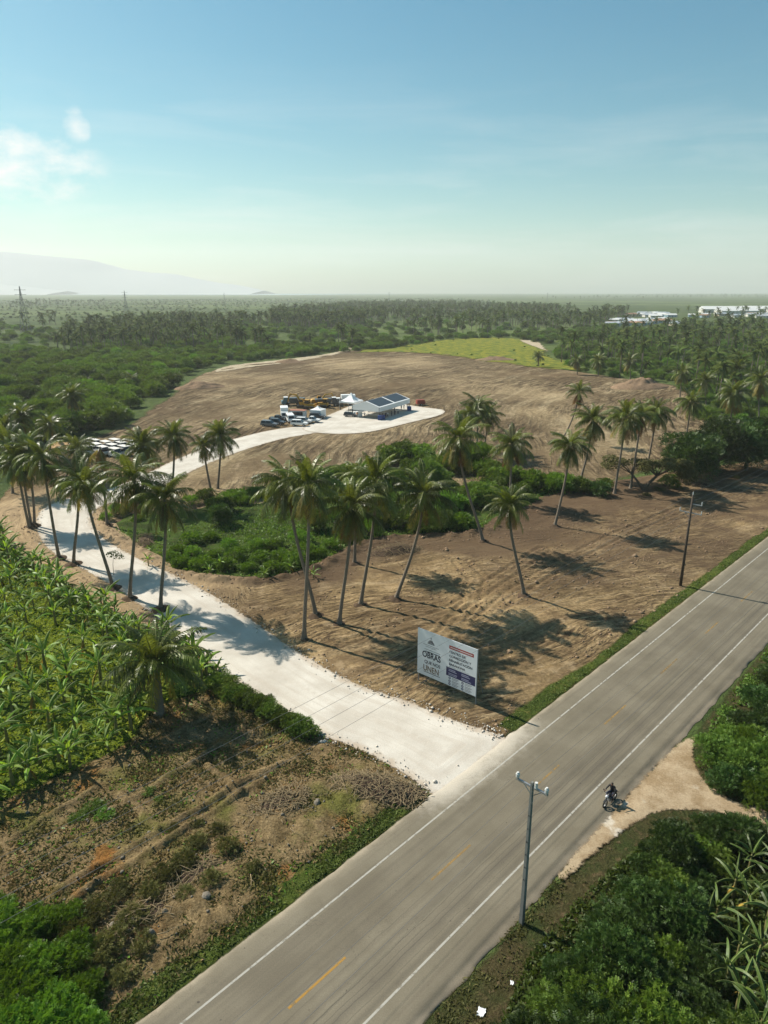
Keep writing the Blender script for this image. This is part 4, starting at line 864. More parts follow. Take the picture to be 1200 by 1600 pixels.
cover('thicket_floor_weeds', gpoly([(820, 1500), (905, 1400), (1010, 1310), (1110, 1290), (1200, 1320), (1210, 1640), (760, 1640)]), 26000, .15, L_MID, 'weeds and creepers on the thicket floor', 10, .25, .08, clump(1.8, .42, 9))
cover('thicket_edge_weeds', gpoly([(1095, 1190), (1110, 1120), (1200, 1010), (1260, 1000), (1260, 1260), (1180, 1262), (1120, 1235)]), 14000, .15, L_MID, 'weeds fringing the bushes beside the road', 11, .2, .08, clump(1.8, .42, 9))

# ---- heaps, stones, branches
SOIL = plain('heaped_soil', (.22, .15, .095), .95, .05, 0, .5, 1.2); ROCK = plain('limestone_block', (.19, .165, .13), .9, .1, 0, .3, 2); TWIG = plain('dead_wood', (.25, .19, .11), .9, .1, 0, .35, 3)
def mound(name, P, rx, ry, h, label, rz=0, seed=0, mat=SOIL):
    n = 34; x, y = np.meshgrid(np.linspace(-1, 1, n), np.linspace(-1, 1, n)); r = np.hypot(x, y)
    z = np.clip(1 - r, 0, 1) ** .8 * (.55 + .9 * (fbm(x * 3 + 5, y * 3 + 5, seed) - .2)) * h + .10 * fbm(x * 12, y * 12, seed + 3) * (r < .95) * h - .12
    a = (np.arange(n - 1)[:, None] * n + np.arange(n - 1)).ravel()
    o = link(name, mesh_np(name, np.column_stack([x.ravel() * rx, y.ravel() * ry, z.ravel()]), np.stack([a, a + 1, a + n + 1, a + n], 1), mat), None, P, (0, 0, rz)); return tag(o, label, 'soil heap')
mound('soil_heap', at(1000, 606), 12, 8, 4.2, 'tall heap of brown soil at the right end of the field', .2, 1)
mound('soil_heap', at(313, 606), 10, 6, 3.2, 'heap of pushed-up soil on the left rim of the field', .4, 2)
mound('soil_heap', at(453, 567), 9, 5, 2.4, 'low soil heap at the far rim of the field', 0, 3)
mound('sand_heap', at(97, 705), 5, 4, 3.4, 'orange sand heap between palms behind the sand path', 0, 4, plain('orange_sand', (.48, .32, .17), .95, .05, 0, .2, 1))
mound('soil_heap', at(775, 563), 12, 5, 2.5, 'dark spoil heap where field meets meadow', 0, 6)
def stone_geo(seed, el=(1, 1, .7)):
    r = random.Random(seed); bm = bmesh.new(); bmesh.ops.create_icosphere(bm, subdivisions=2, radius=1); ph = r.random() * 9
    for v in bm.verts: v.co *= (.8 + .45 * (fbm(np.array([v.co.x * 1.6 + ph]), np.array([v.co.y * 1.6 + v.co.z * 1.3 + ph]), seed)[0] - .3)) * r.uniform(.93, 1.07); v.co.x *= el[0]; v.co.y *= el[1]; v.co.z *= el[2]
    me = bpy.data.meshes.new('stone'); bm.to_mesh(me); bm.free(); me.materials.append(ROCK); return me
ST_ = [stone_geo(s) for s in range(4)]
for i, (x, y, s) in enumerate([(322, 1400, .32), (210, 1440, .34), (235, 1460, .36), (175, 1446, .28), (495, 1254, .30), (1050, 1292, .3), (258, 1425, .22)]):
    tag(link('boulder', ST_[i % 4], None, at(x, y, .25), (i, i * .7, i * 2), s), 'pale limestone boulder lying in the cleared strip by the road' if x < 1000 else 'pale stone beside the dirt driveway', 'boulder', 'boulders of the cleared strip' if x < 1000 else None)
def rubble(name, pts, size, label, mat, seed, el=.7):
    r = np.random.default_rng(seed); V0 = np.array([(1, 0, 0), (0, 1, 0), (-1, 0, 0), (0, -1, 0), (0, 0, el), (0, 0, -el)], float); F0 = np.array([(0, 1, 4), (1, 2, 4), (2, 3, 4), (3, 0, 4), (1, 0, 5), (2, 1, 5), (3, 2, 5), (0, 3, 5)])
    n = len(pts); s = size * np.exp(r.normal(0, .5, n)); a = r.random(n) * 6.28; V = V0[None] * r.uniform(.6, 1.3, (n, 6, 1)) * s[:, None, None]
    c, q = np.cos(a)[:, None], np.sin(a)[:, None]; V = np.stack([V[..., 0] * c - V[..., 1] * q, V[..., 0] * q + V[..., 1] * c, V[..., 2]], -1) + np.asarray(pts)[:, None, :]
    F = F0[None] + (np.arange(n) * 6)[:, None, None]
    return tag(link(name, mesh_np(name, V.reshape(-1, 3), F.reshape(-1, 3), mat)), label, 'rubble', None, 'stuff')
q = inside_random(LOT, 13000, prnd, .8); q = q[(sdist(q, GRAVEL) < -.3) & (sdist(q, GREEN) < 0) & (q[:, 1] < 115) & ((fbm(q[:, 0] / 6, q[:, 1] / 6, 33) > .46) | (sdist(q, GREEN) > -3))]
CLOD = plain('soil_clod', (.26, .18, .115), .95, .05, 0, .35, .8)
rubble('soil_clods', np.column_stack([q, .02 + h_lot(q, sdist(q, LOT)) + .03]), .085, 'loose clods of soil over the bulldozed lot', CLOD, 31)
e = GRAVEL[np.linspace(0, len(GRAVEL) - 1, 2500).astype(int)] + prnd.normal(0, .55, (2500, 2)); e = e[(tn(e)[1] < -27.8) & (e[:, 1] < 130)]
rubble('edge_stones', np.column_stack([e, np.full(len(e), .12)]), .06, 'white stones spilled along the gravel track edges', plain('limestone_chip', (.55, .50, .43), .9, .1, 0, .2, 2), 32)
q = inside_random(PLOT, 900, prnd, .4); rubble('plot_stones', np.column_stack([q, .04 + h_plot(q, sdist(q, PLOT)) + .02]), .06, 'stones and rubble over the cleared strip', ROCK, 33)
BR = []
for s in range(4):
    r = random.Random(s); m = MB(); P = [Vector((-1.0, 0, .04)), Vector((-.3, r.uniform(-.15, .15), .14)), Vector((.4, r.uniform(-.2, .2), .12)), Vector((1.1, r.uniform(-.3, .3), .05))]
    m.tube(P, [.05, .042, .03, .012], 6); m.tube([P[1], P[1] + Vector((.5, .4, .12))], [.025, .008], 5); m.tube([P[2], P[2] + Vector((.4, -.35, .1))], [.02, .006], 5); BR.append(m.mesh('fallen_branch', TWIG, True))
bp = [(420, 1240), (440, 1236), (455, 1245), (432, 1262), (470, 1250), (410, 1275), (390, 1290), (445, 1285), (480, 1265), (385, 1265), (460, 1300), (400, 1310), (425, 1300), (350, 1320), (330, 1300), (310, 1345), (370, 1345), (500, 1290), (465, 1225), (520, 1225), (545, 1245), (560, 1222), (580, 1232), (600, 1225), (535, 1215), (575, 1210), (610, 1218), (300, 1380), (390, 1380), (415, 1345), (450, 1330), (180, 1455), (205, 1475), (240, 1440), (265, 1455)]
for i, (x, y) in enumerate(bp[::2]):
    tag(link('fallen_branch', BR[i % 4], None, at(x, y, .18 + .1 * (i % 3)), (random.uniform(-.1, .3), random.uniform(-.15, .15), random.random() * 6.28), random.uniform(.4, .85)), 'dead branch lying on the cleared strip by the road', 'branch', 'dead branches on the cleared strip')
def litter(x, y, s, label, c=(.75, .77, .78)):
    m = MB(); r = random.Random(int(x)); k = 7
    V = [(a * .14 * r.uniform(.7, 1.2), b * .11 * r.uniform(.7, 1.2), abs(r.gauss(0, .06)) + .03) for a in range(-3, 4) for b in range(-3, 4)]
    m.add(V, [(i * 7 + j, i * 7 + 7 + j, i * 7 + 8 + j, i * 7 + 1 + j) for i in range(6) for j in range(6)])
    tag(m.build('plastic_bag', plain('bag_plastic_%d' % x, c, .4, .4), None, at(x, y, .1), (0, 0, r.random() * 6), True, 0, s), label, 'litter')
litter(602, 1244, .9, 'pale blue plastic bag beside the brush pile', (.5, .62, .75)); litter(752, 1582, .62, 'white plastic bag in the grass below the near utility pole'); litter(852, 1478, .35, 'small white scrap in the grass right of the near pole')
litter(370, 1392, .35, 'white scrap beside a boulder on the cleared strip'); litter(425, 1445 - 20, .25, 'white scrap on the left verge'); litter(800, 1536, .3, 'white scrap on the right verge near the road')

# ---- brush piles: heaped twigs on a soil core
def brush_pile(P, rx, ry, h, n, label, seed, mat=TWIG):
    r = random.Random(seed); root = empty('brush_pile', P, r.random() * 3); tag(root, label, 'brush pile'); m = MB()
    for i in range(n):
        a, q = r.random() * 6.28, math.sqrt(r.random()); x, y = math.cos(a) * q * rx, math.sin(a) * q * ry; z = h * (1 - q * q) * r.uniform(.3, 1.05); b = r.random() * 6.28; l = r.uniform(.25, .75)
        d = Vector((math.cos(b) * l, math.sin(b) * l, r.uniform(-.25, .35) * l)); c = Vector((x, y, max(z, .05))); m.tube([c - d, c + Vector((0, 0, .06)), c + d], [r.uniform(.016, .036), .02, .008], 4, caps=False)
    m.build('twigs', mat, root); k = 16; x, y = np.meshgrid(np.linspace(-1, 1, k), np.linspace(-1, 1, k)); rr = np.hypot(x, y)
    z = np.clip(1 - rr, 0, 1) ** .7 * h * .75 * (.6 + .8 * fbm(x * 3 + 9, y * 3 + 9, seed)) - .1; a = (np.arange(k - 1)[:, None] * k + np.arange(k - 1)).ravel()
    link('soil_core', mesh_np('soil_core', np.column_stack([x.ravel() * rx, y.ravel() * ry, z.ravel()]), np.stack([a, a + 1, a + k + 1, a + k], 1), DARKSOIL), root)
DARKSOIL = plain('dark_litter_soil', (.075, .052, .036), .95, .05, 0, .5, 3)
brush_pile(at(618, 862), 4.5, 2.2, 1.3, 260, 'dark brush pile between the palms below the shrub belt', 1)
brush_pile(at(585, 1235), 4.0, 1.9, 1.2, 620, 'dark brush pile where the white track meets the verge', 2)
brush_pile(at(440, 1258), 3.2, 1.9, .6, 520, 'loose pile of pale branches on the cleared strip', 3)
brush_pile(at(215, 1440), 3.0, 1.6, .7, 200, 'brush and rubble pile near the lower left bushes', 4)
brush_pile(at(228, 846), 3.5, 1.6, 1.0, 160, 'brown brush pile between track and green patch', 5)
brush_pile(at(1085, 757), 5.0, 1.6, 1.0, 200, 'dry brush pile at the foot of the dark trees', 6)
brush_pile(at(300, 1370), 2.6, 1.2, .5, 140, 'scattered dry brush pile along the low ridge', 7)

# ================================================================ THINGS ON THE SITE
WHITE = plain('white_enamel', (.74, .74, .72), .35, .5, 0, .06, 2); CANVAS = plain('white_canvas', (.80, .80, .78), .7, .2, 0, .05, 1); DARKPANEL = plain('dark_roof_panel', (.035, .038, .042), .35, .5, 0, .15, 1)
GLASS = plain('dark_window_glass', (.015, .018, .02), .08, .6, 0, .1, 2); TYRE = plain('tyre_rubber', (.02, .02, .02), .85, .2, 0, .2, 4); STEEL = plain('grey_steel', (.36, .37, .38), .4, .5, .6, .15, 3)
BLACK = plain('black_paint', (.018, .018, .02), .3, .5, 0, .2, 2); CHAR = plain('dark_grey_paint', (.055, .06, .065), .3, .5, 0, .1, 2); SILVER = plain('grey_car_paint', (.20, .21, .22), .3, .5, .3, .1, 2)
YELLOW = plain('machine_yellow', (.46, .25, .03), .5, .4, 0, .25, 1.5); BLUE = plain('blue_plastic', (.02, .06, .22), .4, .4, 0, .1, 2); TEAL = plain('blue_green_paint', (.08, .17, .20), .4, .4, 0, .1, 2); RED = plain('rusty_red', (.24, .05, .03), .6, .3, 0, .2, 2); BROWNRED = plain('brick_red_paint', (.33, .13, .08), .6, .3)
LAMP = plain('headlamp_glass', (.65, .66, .68), .1, .6)
TYRE_M = MB().tube([(0, -.12, 0), (0, -.09, 0), (0, .09, 0), (0, .12, 0)], [.32, .36, .36, .32], 18).mesh('tyre', TYRE, True); RIM_M = MB().tube([(0, -.125, 0), (0, .125, 0)], .2, 12).mesh('rim', STEEL)
def wheel(root, x, y, z=.36, s=1.0, w=1.0):
    q = link('wheel', TYRE_M, root, (x, y, z * 1.0), None, (s, s * w, s)); link('rim', RIM_M, q)
def vehicle(P, rz, kind, paint, label, cat, group=None, s=1.0):
    root = empty({'suv': 'parked_suv', 'pickup': 'pickup_truck', 'van': 'minibus'}.get(kind, kind), P, rz, s); tag(root, label, cat, group)
    if kind == 'van':
        MB().prism([(-2.6, .45), (2.45, .45), (2.6, .8), (2.5, 1.25), (2.0, 2.2), (1.7, 2.35), (-2.5, 2.35), (-2.6, 2.2)], -.95, .95).build('body', paint, root, bevel=.07)
        for y in (-.955, .955): MB().add([(-2.3, y, 1.35), (1.6, y, 1.35), (1.6, y, 2.0), (-2.3, y, 2.0)], [(0, 1, 2, 3)]).build('side_window', GLASS, root)
        MB().add([(2.47, -.8, 1.38), (2.47, .8, 1.38), (2.12, .75, 2.12), (2.12, -.75, 2.12)], [(0, 1, 2, 3)]).build('windscreen', GLASS, root)
        wx = (-1.6, 1.65)
    else:
        bed = kind == 'pickup'
        MB().prism([(-2.35, .42), (2.25, .42), (2.36, .62), (2.3, .95), (1.2, 1.10), (-2.3, 1.12), (-2.38, .8)], -.92, .92).build('body', paint, root, bevel=.08)
        x0, x1 = (-.75, 1.05) if bed else (-2.2, 1.05)
        lo = [(x0, -.84, 1.08), (x1 + .15, -.84, 1.08), (x1 + .15, .84, 1.08), (x0, .84, 1.08)]; hi = [(x0 + .18, -.70, 1.68), (x1 - .55, -.70, 1.68), (x1 - .55, .70, 1.68), (x0 + .18, .70, 1.68)]
        MB().loft([lo, hi]).build('window', GLASS, root)
        MB().loft([[(x, y, z) for x, y, z in hi], [(x * .98, y * .9, 1.78) for x, y, z in hi]]).build('roof', paint, root, bevel=.03)
        m = MB()
        for sx in (0, 1, 2):
            for sy in (-1, 1):
                f = sx / 2; xa = x0 + (x1 - x0) * f; xb = x0 + .18 + (x1 - .55 - x0 - .18) * f; m.tube([(xa, sy * .845, 1.08), (xb, sy * .71, 1.68)], .04, 5)
        m.build('window_frame', paint, root)
        if bed:
            MB().box((-1.55, 0, 1.124), (1.35, 1.5, .02)).build('cargo_bed', BLACK, root)
        wx = (-1.4, 1.45)
    for sy in (-1, 1):
        for x in wx: wheel(root, x, sy * .84)
        MB().box((2.33 if kind != 'van' else 2.56, sy * .66, .85), (.1, .36, .18)).build('headlight', LAMP, root)
    return root
VZ = .13
def vpx(x, y): v = at(x, y); v.z = VZ if sdist(np.array([v[:2]]), PAD)[0] > 0 else .1; return v
vehicle(vpx(421, 667), R(-14), 'suv', SILVER, 'grey parked car at the left end of the vehicle row', 'car', None, 1.0)
vehicle(vpx(433, 664), R(-16), 'suv', CHAR, 'dark grey car second in the vehicle row', 'car')
vehicle(vpx(434, 658.5), R(-14), 'pickup', BLACK, 'black pickup parked behind the two dark cars', 'pickup')
vehicle(vpx(468, 666), R(-8), 'suv', WHITE, 'front white car at the right of the vehicle row', 'car')
vehicle(vpx(475, 662), R(-10), 'suv', WHITE, 'second white car behind the front white one', 'car')
vehicle(vpx(488, 660.5), R(-10), 'pickup', WHITE, 'white pickup next to the small peaked tent', 'pickup')
vehicle(vpx(496, 655), R(-10), 'suv', CHAR, 'dark car in front of the small peaked tent', 'car')
vehicle(vpx(454, 660), R(-75), 'van', WHITE, 'white minibus facing out between box truck and white cars', 'minibus')
vehicle(vpx(547, 651.5), R(-10), 'suv', CHAR, 'small dark car parked by the big tent corner', 'car', None, .8)
def box_truck(P, rz, label, boxm=WHITE, cabm=WHITE, L=4.6):
    root = empty('box_truck', P, rz); tag(root, label, 'truck')
    MB().box((-L / 2 + .6, 0, 2.1), (L, 2.2, 2.5)).build('cargo_box', boxm, root, bevel=.05)
    MB().prism([(.75, .5), (2.7, .5), (2.75, 1.25), (2.35, 2.2), (2.1, 2.35), (.75, 2.35)], -1.0, 1.0).build('cab', cabm, root, bevel=.06)
    MB().add([(2.74, -.85, 1.32), (2.74, .85, 1.32), (2.40, .8, 2.12), (2.40, -.8, 2.12)], [(0, 1, 2, 3)]).build('windscreen', GLASS, root)
    MB().box((-.2, 0, .6), (5.4, .9, .3)).build('chassis', BLACK, root)
    for sy in (-1, 1):
        MB().box((1.75, sy * 1.0, 1.7), (.9, .03, .6)).build('side_window', GLASS, root); MB().box((2.76, sy * .7, .8), (.06, .34, .2)).build('headlight', LAMP, root)
        for x in (-2.2, 1.8): wheel(root, x, sy * .9, .42, 1.15)
box_truck(vpx(445, 655), R(-80), 'white box truck behind the dark cars')
box_truck(vpx(536, 633), R(-170), 'white truck parked behind the peaked tent')
# food trailer with open hatch
tr = empty('service_trailer', vpx(466, 655), R(-12)); tag(tr, 'white service trailer with brick-red roof and dark open hatch', 'trailer')
MB().box((0, 0, 1.5), (4.6, 2.2, 2.0)).build('body', WHITE, tr, bevel=.05); MB().box((0, 0, 2.56), (4.8, 2.4, .12)).build('roof', BROWNRED, tr); MB().box((.2, -1.11, 1.75), (3.2, .04, 1.0)).build('hatch', GLASS, tr); MB().tube([(2.3, 0, .6), (3.6, 0, .55)], .06, 6).build('drawbar', STEEL, tr)
for sy in (-1, 1): wheel(tr, -.3, sy * 1.0)
# machines
def tracks(root, L, W, h=.9, gap=1.1):
    for sy in (-1, 1):
        prof = [(-L / 2 + .25, 0), (L / 2 - .25, 0), (L / 2, h * .45), (L / 2 - .3, h), (-L / 2 + .3, h), (-L / 2, h * .45)]
        t = MB().prism(prof, sy * gap - W / 2, sy * gap + W / 2).build('track', BLACK, root, bevel=.05)
        m = MB()
        for k in range(9): m.box((-L / 2 + .4 + k * (L - .8) / 8, sy * gap, h + .03), (.12, W, .06))
        m.build('track_shoes', STEEL, t)
def excavator(P, rz, label, boom=0.0):
    root = empty('excavator', P, rz); tag(root, label, 'excavator'); tracks(root, 4.2, .6)
    MB().prism([(-2.3, 1.1), (1.1, 1.1), (1.1, 1.5), (.9, 2.0), (-1.9, 2.2), (-2.3, 1.9)], -1.25, 1.25).build('upper_body', YELLOW, root, bevel=.06)
    MB().prism([(-.1, 1.6), (1.25, 1.6), (1.3, 2.2), (1.0, 3.0), (-.1, 3.0)], .3, 1.22).build('cab', YELLOW, root, bevel=.05); MB().prism([(.0, 2.1), (1.29, 2.15), (1.06, 2.9), (.0, 2.9)], .28, 1.245).build('window', GLASS, root)
    MB().tube([(.9, -.2, 1.7), (2.4, -.2, 4.1 + boom), (4.6, -.2, 4.3 + boom)], [.34, .36, .2], 4).build('boom', YELLOW, root); MB().tube([(4.5, -.2, 4.6 + boom), (5.6, -.2, 1.6)], [.26, .15], 4).build('stick', YELLOW, root)
    MB().prism([(5.2, .2), (6.0, .3), (6.1, 1.0), (5.6, 1.7), (5.3, 1.3)], -.75, .35).build('bucket', BLACK, root); MB().tube([(1.4, -.2, 1.8), (2.8, -.2, 3.7 + boom)], .08, 6).build('hydraulic_ram', STEEL, root)
def bulldozer(P, rz, label):
    root = empty('bulldozer', P, rz); tag(root, label, 'bulldozer'); tracks(root, 3.6, .55, 1.05, .95)
    MB().prism([(-1.7, .7), (1.9, .7), (1.9, 1.7), (.3, 1.85), (-1.7, 1.75)], -.62, .62).build('hood', YELLOW, root, bevel=.05)
    MB().box((-.8, 0, 2.35), (1.35, 1.4, 1.1)).build('window', GLASS, root); MB().box((-.8, 0, 2.97), (1.6, 1.65, .14)).build('cab_roof', YELLOW, root)
    MB().prism([(2.45, .1), (2.75, .1), (2.55, .7), (2.75, 1.35), (2.5, 1.35), (2.35, .7)], -1.75, 1.75).build('blade', YELLOW, root)
    for sy in (-1, 1): MB().tube([(.4, sy * 1.3, .55), (2.45, sy * 1.3, .5)], .1, 6).build('push_arm', YELLOW, root)
    MB().tube([(1.0, .25, 1.75), (1.0, .25, 2.6)], .06, 6).build('exhaust', BLACK, root); MB().box((-2.3, 0, .9), (.6, 1.2, .5)).build('ripper', BLACK, root)
def dump_truck(P, rz, label, cabm):
    root = empty('dump_truck', P, rz); tag(root, label, 'truck')
    MB().prism([(1.6, .6), (3.7, .6), (3.8, 1.6), (3.3, 1.75), (2.9, 2.75), (1.6, 2.75)], -1.15, 1.15).build('cab', cabm, root, bevel=.06); MB().add([(3.33, -.95, 1.8), (3.33, .95, 1.8), (2.97, .9, 2.6), (2.97, -.9, 2.6)], [(0, 1, 2, 3)]).build('windscreen', GLASS, root)
    MB().box((2.3, 0, 2.82), (1.3, 2.1, .1)).build('cab_roof', WHITE, root); MB().prism([(-3.6, 1.2), (1.2, 1.2), (1.5, 2.6), (-3.9, 2.4)], -1.2, 1.2).build('dump_bed', CHAR, root, bevel=.04); MB().box((0, 0, .85), (7.2, .9, .35)).build('chassis', BLACK, root)
    for sy in (-1, 1):
        for x in (-2.9, -1.6, 2.7): wheel(root, x, sy * .95, .5, 1.4)
dump_truck(vpx(458, 634), R(-168), 'tipper truck with blue-green cab left of the yellow machines', TEAL)
excavator(vpx(475, 638), R(168), 'yellow excavator next to the tipper truck, arm folded'); bulldozer(vpx(484, 640), R(-20), 'yellow bulldozer in front of the machine row'); excavator(vpx(497, 634), R(15), 'yellow excavator in the middle of the machine row', -.6)
bulldozer(vpx(505, 638), R(160), 'yellow bulldozer at the right of the machine row'); dump_truck(vpx(511, 635), R(10), 'dark tipper truck at the right end of the machine row', CHAR)
rt = empty('compressor_trailer', vpx(657, 634), .3); tag(rt, 'small rusty red machine on wheels right of the big tent', 'machine')
MB().prism([(-1.4, .5), (1.4, .5), (1.5, 1.2), (1.1, 1.9), (-1.4, 1.9)], -.8, .8).build('body', RED, rt, bevel=.06); MB().tube([(1.4, 0, .6), (2.6, 0, .4)], .06, 6).build('drawbar', BLACK, rt)
for sy in (-1, 1): wheel(rt, 0, sy * .85)
# tents
def pavilion(P, rz, w, eave, peak, label, walls=False):
    root = empty('peaked_tent', P, rz); tag(root, label, 'tent'); h = w / 2; secs = []
    for f, z in ((1, eave), (.72, eave + (peak - eave) * .14), (.45, eave + (peak - eave) * .36), (.2, eave + (peak - eave) * .66), (.03, peak)):
        secs.append([(sx * h * f, sy * h * f, z) for sx, sy in ((-1, -1), (1, -1), (1, 1), (-1, 1))])
    MB().loft(secs, caps=False).build('canopy', CANVAS, root)
    m = MB()
    for a in range(4):
        q = Matrix.Rotation(a * math.pi / 2, 3, 'Z'); z0 = .05 if walls and a != 3 else eave - .45
        m.add([q @ Vector(v) for v in ((-h, -h, eave), (h, -h, eave), (h, -h, z0), (-h, -h, z0))], [(0, 1, 2, 3)])
    m.build('valance', CANVAS, root)
    for sx in (-1, 1):
        for sy in (-1, 1): MB().tube([(sx * (h - .05), sy * (h - .05), 0), (sx * (h - .05), sy * (h - .05), eave)], .05, 6).build('leg', STEEL, root)
pavilion(vpx(497, 652), R(-20), 3.6, 2.3, 3.4, 'small white peaked tent with walls beside the white pickup', True)
pavilion(vpx(549, 640), R(-28), 5.6, 2.7, 5.2, 'open white peaked tent at the back of the big tent')
TA, TB, TC = Vector((-9.35, 206.72, VZ)), Vector((-1.36, 202.4, VZ)), Vector((7.82, 219.56, VZ))
tent = empty('event_tent', TA, math.atan2(TB.y - TA.y, TB.x - TA.x)); tag(tent, 'big white frame tent with dark roof panels on the gravel pad', 'tent')
W, Lg, EV, RG = 9.1, 19.5, 3.5, 5.0     # x across the gable, y along the ridge
for i in range(2):
    y0, y1 = i * Lg / 2 + .5, (i + 1) * Lg / 2 - .35
    for sx in (0, 1):
        def rp(u, y, dz=.03): x = W / 2 + (1 if sx else -1) * u * W / 2; return (x, y, RG + (EV - RG) * u + dz)
        MB().add([rp(.03, y0), rp(.93, y0), rp(.93, y1), rp(.03, y1), rp(.03, y0, .06), rp(.93, y0, .06), rp(.93, y1, .06), rp(.03, y1, .06)], [(0, 1, 2, 3), (4, 5, 6, 7), (0, 1, 5, 4), (1, 2, 6, 5), (2, 3, 7, 6), (3, 0, 4, 7)]).build('roof_panel', DARKPANEL, tent)
MB().add([(-.15, -.1, EV - .02), (W / 2, -.1, RG), (W + .15, -.1, EV - .02), (-.15, Lg + .1, EV - .02), (W / 2, Lg + .1, RG), (W + .15, Lg + .1, EV - .02)], [(0, 1, 4, 3), (1, 2, 5, 4)]).build('roof', CANVAS, tent)
for y in (-.11, Lg + .11): MB().add([(-.15, y, 2.2), (W + .15, y, 2.2), (W + .15, y, EV), (W / 2, y, RG), (-.15, y, EV)], [(0, 1, 2, 3, 4)]).build('gable', CANVAS, tent)
for x in (-.16, W + .16): MB().add([(x, -.1, 2.15), (x, Lg + .1, 2.15), (x, Lg + .1, EV), (x, -.1, EV)], [(0, 1, 2, 3)]).build('valance', CANVAS, tent)
for y in (0, Lg / 2, Lg):
    for x in (.05, W - .05): MB().box((x, y, EV / 2), (.22, .22, EV)).build('leg', CHAR, tent)
def tent_pt(x, y, z=0): return tent.matrix_basis @ Vector((x, y, z))
for i, (x, y) in enumerate([(W + .5, -.6), (W + .9, .5), (W + .6, Lg - 1.2)]):
    b = MB().box((0, 0, .65), (1.3, 1.1, 1.3)).build('water_tank', BLUE, None, tent_pt(x, y), bevel=.08)
    tag(b, ['blue tank at the near corner of the big tent', 'blue tank just behind the corner one, big tent', 'blue tank at the far corner of the big tent'][i], 'tank')
TBL = MB().box((0, 0, .74), (1.8, .8, .05)); [TBL.box((sx * .8, sy * .33, .37), (.05, .05, .73)) for sx in (-1, 1) for sy in (-1, 1)]
TBLM = MB().box((0, 0, .76), (1.9, .9, .04)).mesh('table_top', WHITE); TLEG = MB().box((0, 0, .37), (.05, .05, .74)).mesh('leg', STEEL)
for i in range(8):
    t = empty('folding_table', tent_pt(2.2 + 2.3 * (i % 3), 2.5 + 4.8 * (i // 3)), tent.rotation_euler.z); tag(t, 'white folding table in the shade of the big tent', 'table', 'tables under the big tent'); link('table_top', TBLM, t)
    for sx in (-1, 1):
        for sy in (-1, 1): link('leg', TLEG, t, (sx * .85, sy * .38, 0))
for i, (x, y) in enumerate([(556, 650.5), (561, 651.5)]):
    c = MB().box((0, 0, .65), (1.8, 1.2, 1.3)).build('covered_crate', CANVAS, None, vpx(x, y), (0, 0, .3), bevel=.15); tag(c, ['white covered crate left of the tent entrance', 'white covered crate right at the tent entrance'][i], 'crate')
po = MB().tube([(0, 0, 0), (0, 0, 4.0)], [.14, .11], 8).build('wooden_post', WOOD, None, vpx(532, 641)); tag(po, 'short dark post at the upper edge of the gravel pad', 'post')
# small white carts parked in rows
DULL = plain('dusty_white_enamel', (.64, .61, .56), .6, .3, 0, .12, 2)
def cart():
    root = empty('utility_cart', (0, 0, 0)); m = MB()
    MB().prism([(-1.6, .45), (1.35, .45), (1.5, .75), (1.35, 1.15), (.75, 1.2), (.6, .8), (-.4, .8), (-.5, 1.25), (-1.6, 1.25)], -.72, .72).build('body', DULL, root, bevel=.05)
    MB().box((-.1, 0, 2.1), (2.7, 1.55, .09)).build('roof', DULL, root, bevel=.03)
    for sx in (-1.2, .95):
        for sy in (-1, 1): MB().tube([(sx * 1.05, sy * .68, 1.1), (sx, sy * .68, 2.07)], .03, 5).build('roof_post', BLACK, root)
    MB().add([(1.22, -.66, 1.18), (1.22, .66, 1.18), (.95, .66, 2.0), (.95, -.66, 2.0)], [(0, 1, 2, 3)]).build('windscreen', GLASS, root); MB().box((-.55, 0, 1.15), (.5, 1.2, .5)).build('seat', BLACK, root, bevel=.06)
    for sx in (-1.05, .95):
        for sy in (-1, 1): wheel(root, sx, sy * .62, .3, .82)
    return root
c0 = cart(); o0 = at(181, 716); dirs = (R(-68), None); ax = Vector((math.cos(R(72)), math.sin(R(72)), 0)); bx_ = Vector((-.94, .33, 0))
k = 0
for row, cnt in ((0, 4), (1, 4), (2, 4), (3, 3)):
    for j in range(cnt):
        q = c0 if k == 0 else copy_tree(c0); k += 1
        q.location = o0 + bx_ * (row * 3.9) + Vector((.45, .9, 0)).normalized() * (j * 2.75 + .6 * (row % 2)); q.location.z = .12; q.rotation_euler = (0, 0, R(-38) + random.uniform(-.06, .06)); q.scale = (1.05, 1.05, 1.05)
        tag(q, 'small white roofed cart parked in rows behind the palms', 'cart', 'white carts parked in rows')
# ---------------------------------------------------------------- people
def skin_mesh(name, joints, bones, mats, paint):
    """one continuous body grown round a skeleton. joints: {name:(pos, radius)}"""
    names = list(joints); me = bpy.data.meshes.new(name); me.from_pydata([joints[n][0] for n in names], [(names.index(a), names.index(b)) for a, b in bones], [])
    ob = bpy.data.objects.new(name, me); col.objects.link(ob); ob.modifiers.new('skin', 'SKIN'); ob.modifiers.new('sub', 'SUBSURF').levels = 1
    for i, n in enumerate(names):
        r = joints[n][1]; me.skin_vertices[0].data[i].radius = (r, r); me.skin_vertices[0].data[i].use_root = (i == 0)
    dg = bpy.context.evaluated_depsgraph_get(); out = bpy.data.meshes.new_from_object(ob.evaluated_get(dg)); out.name = name
    bpy.data.objects.remove(ob); bpy.data.meshes.remove(me); out.materials.clear()
    for m in mats: out.materials.append(m)
    for p in out.polygons: p.material_index = paint(p.center); p.use_smooth = True
    return out
SKIN = plain('brown_skin', (.20, .11, .07), .5, .3); HAIR = plain('dark_hair', (.012, .010, .009), .6, .3); JEAN = plain('dark_trousers', (.025, .03, .05), .8, .2)
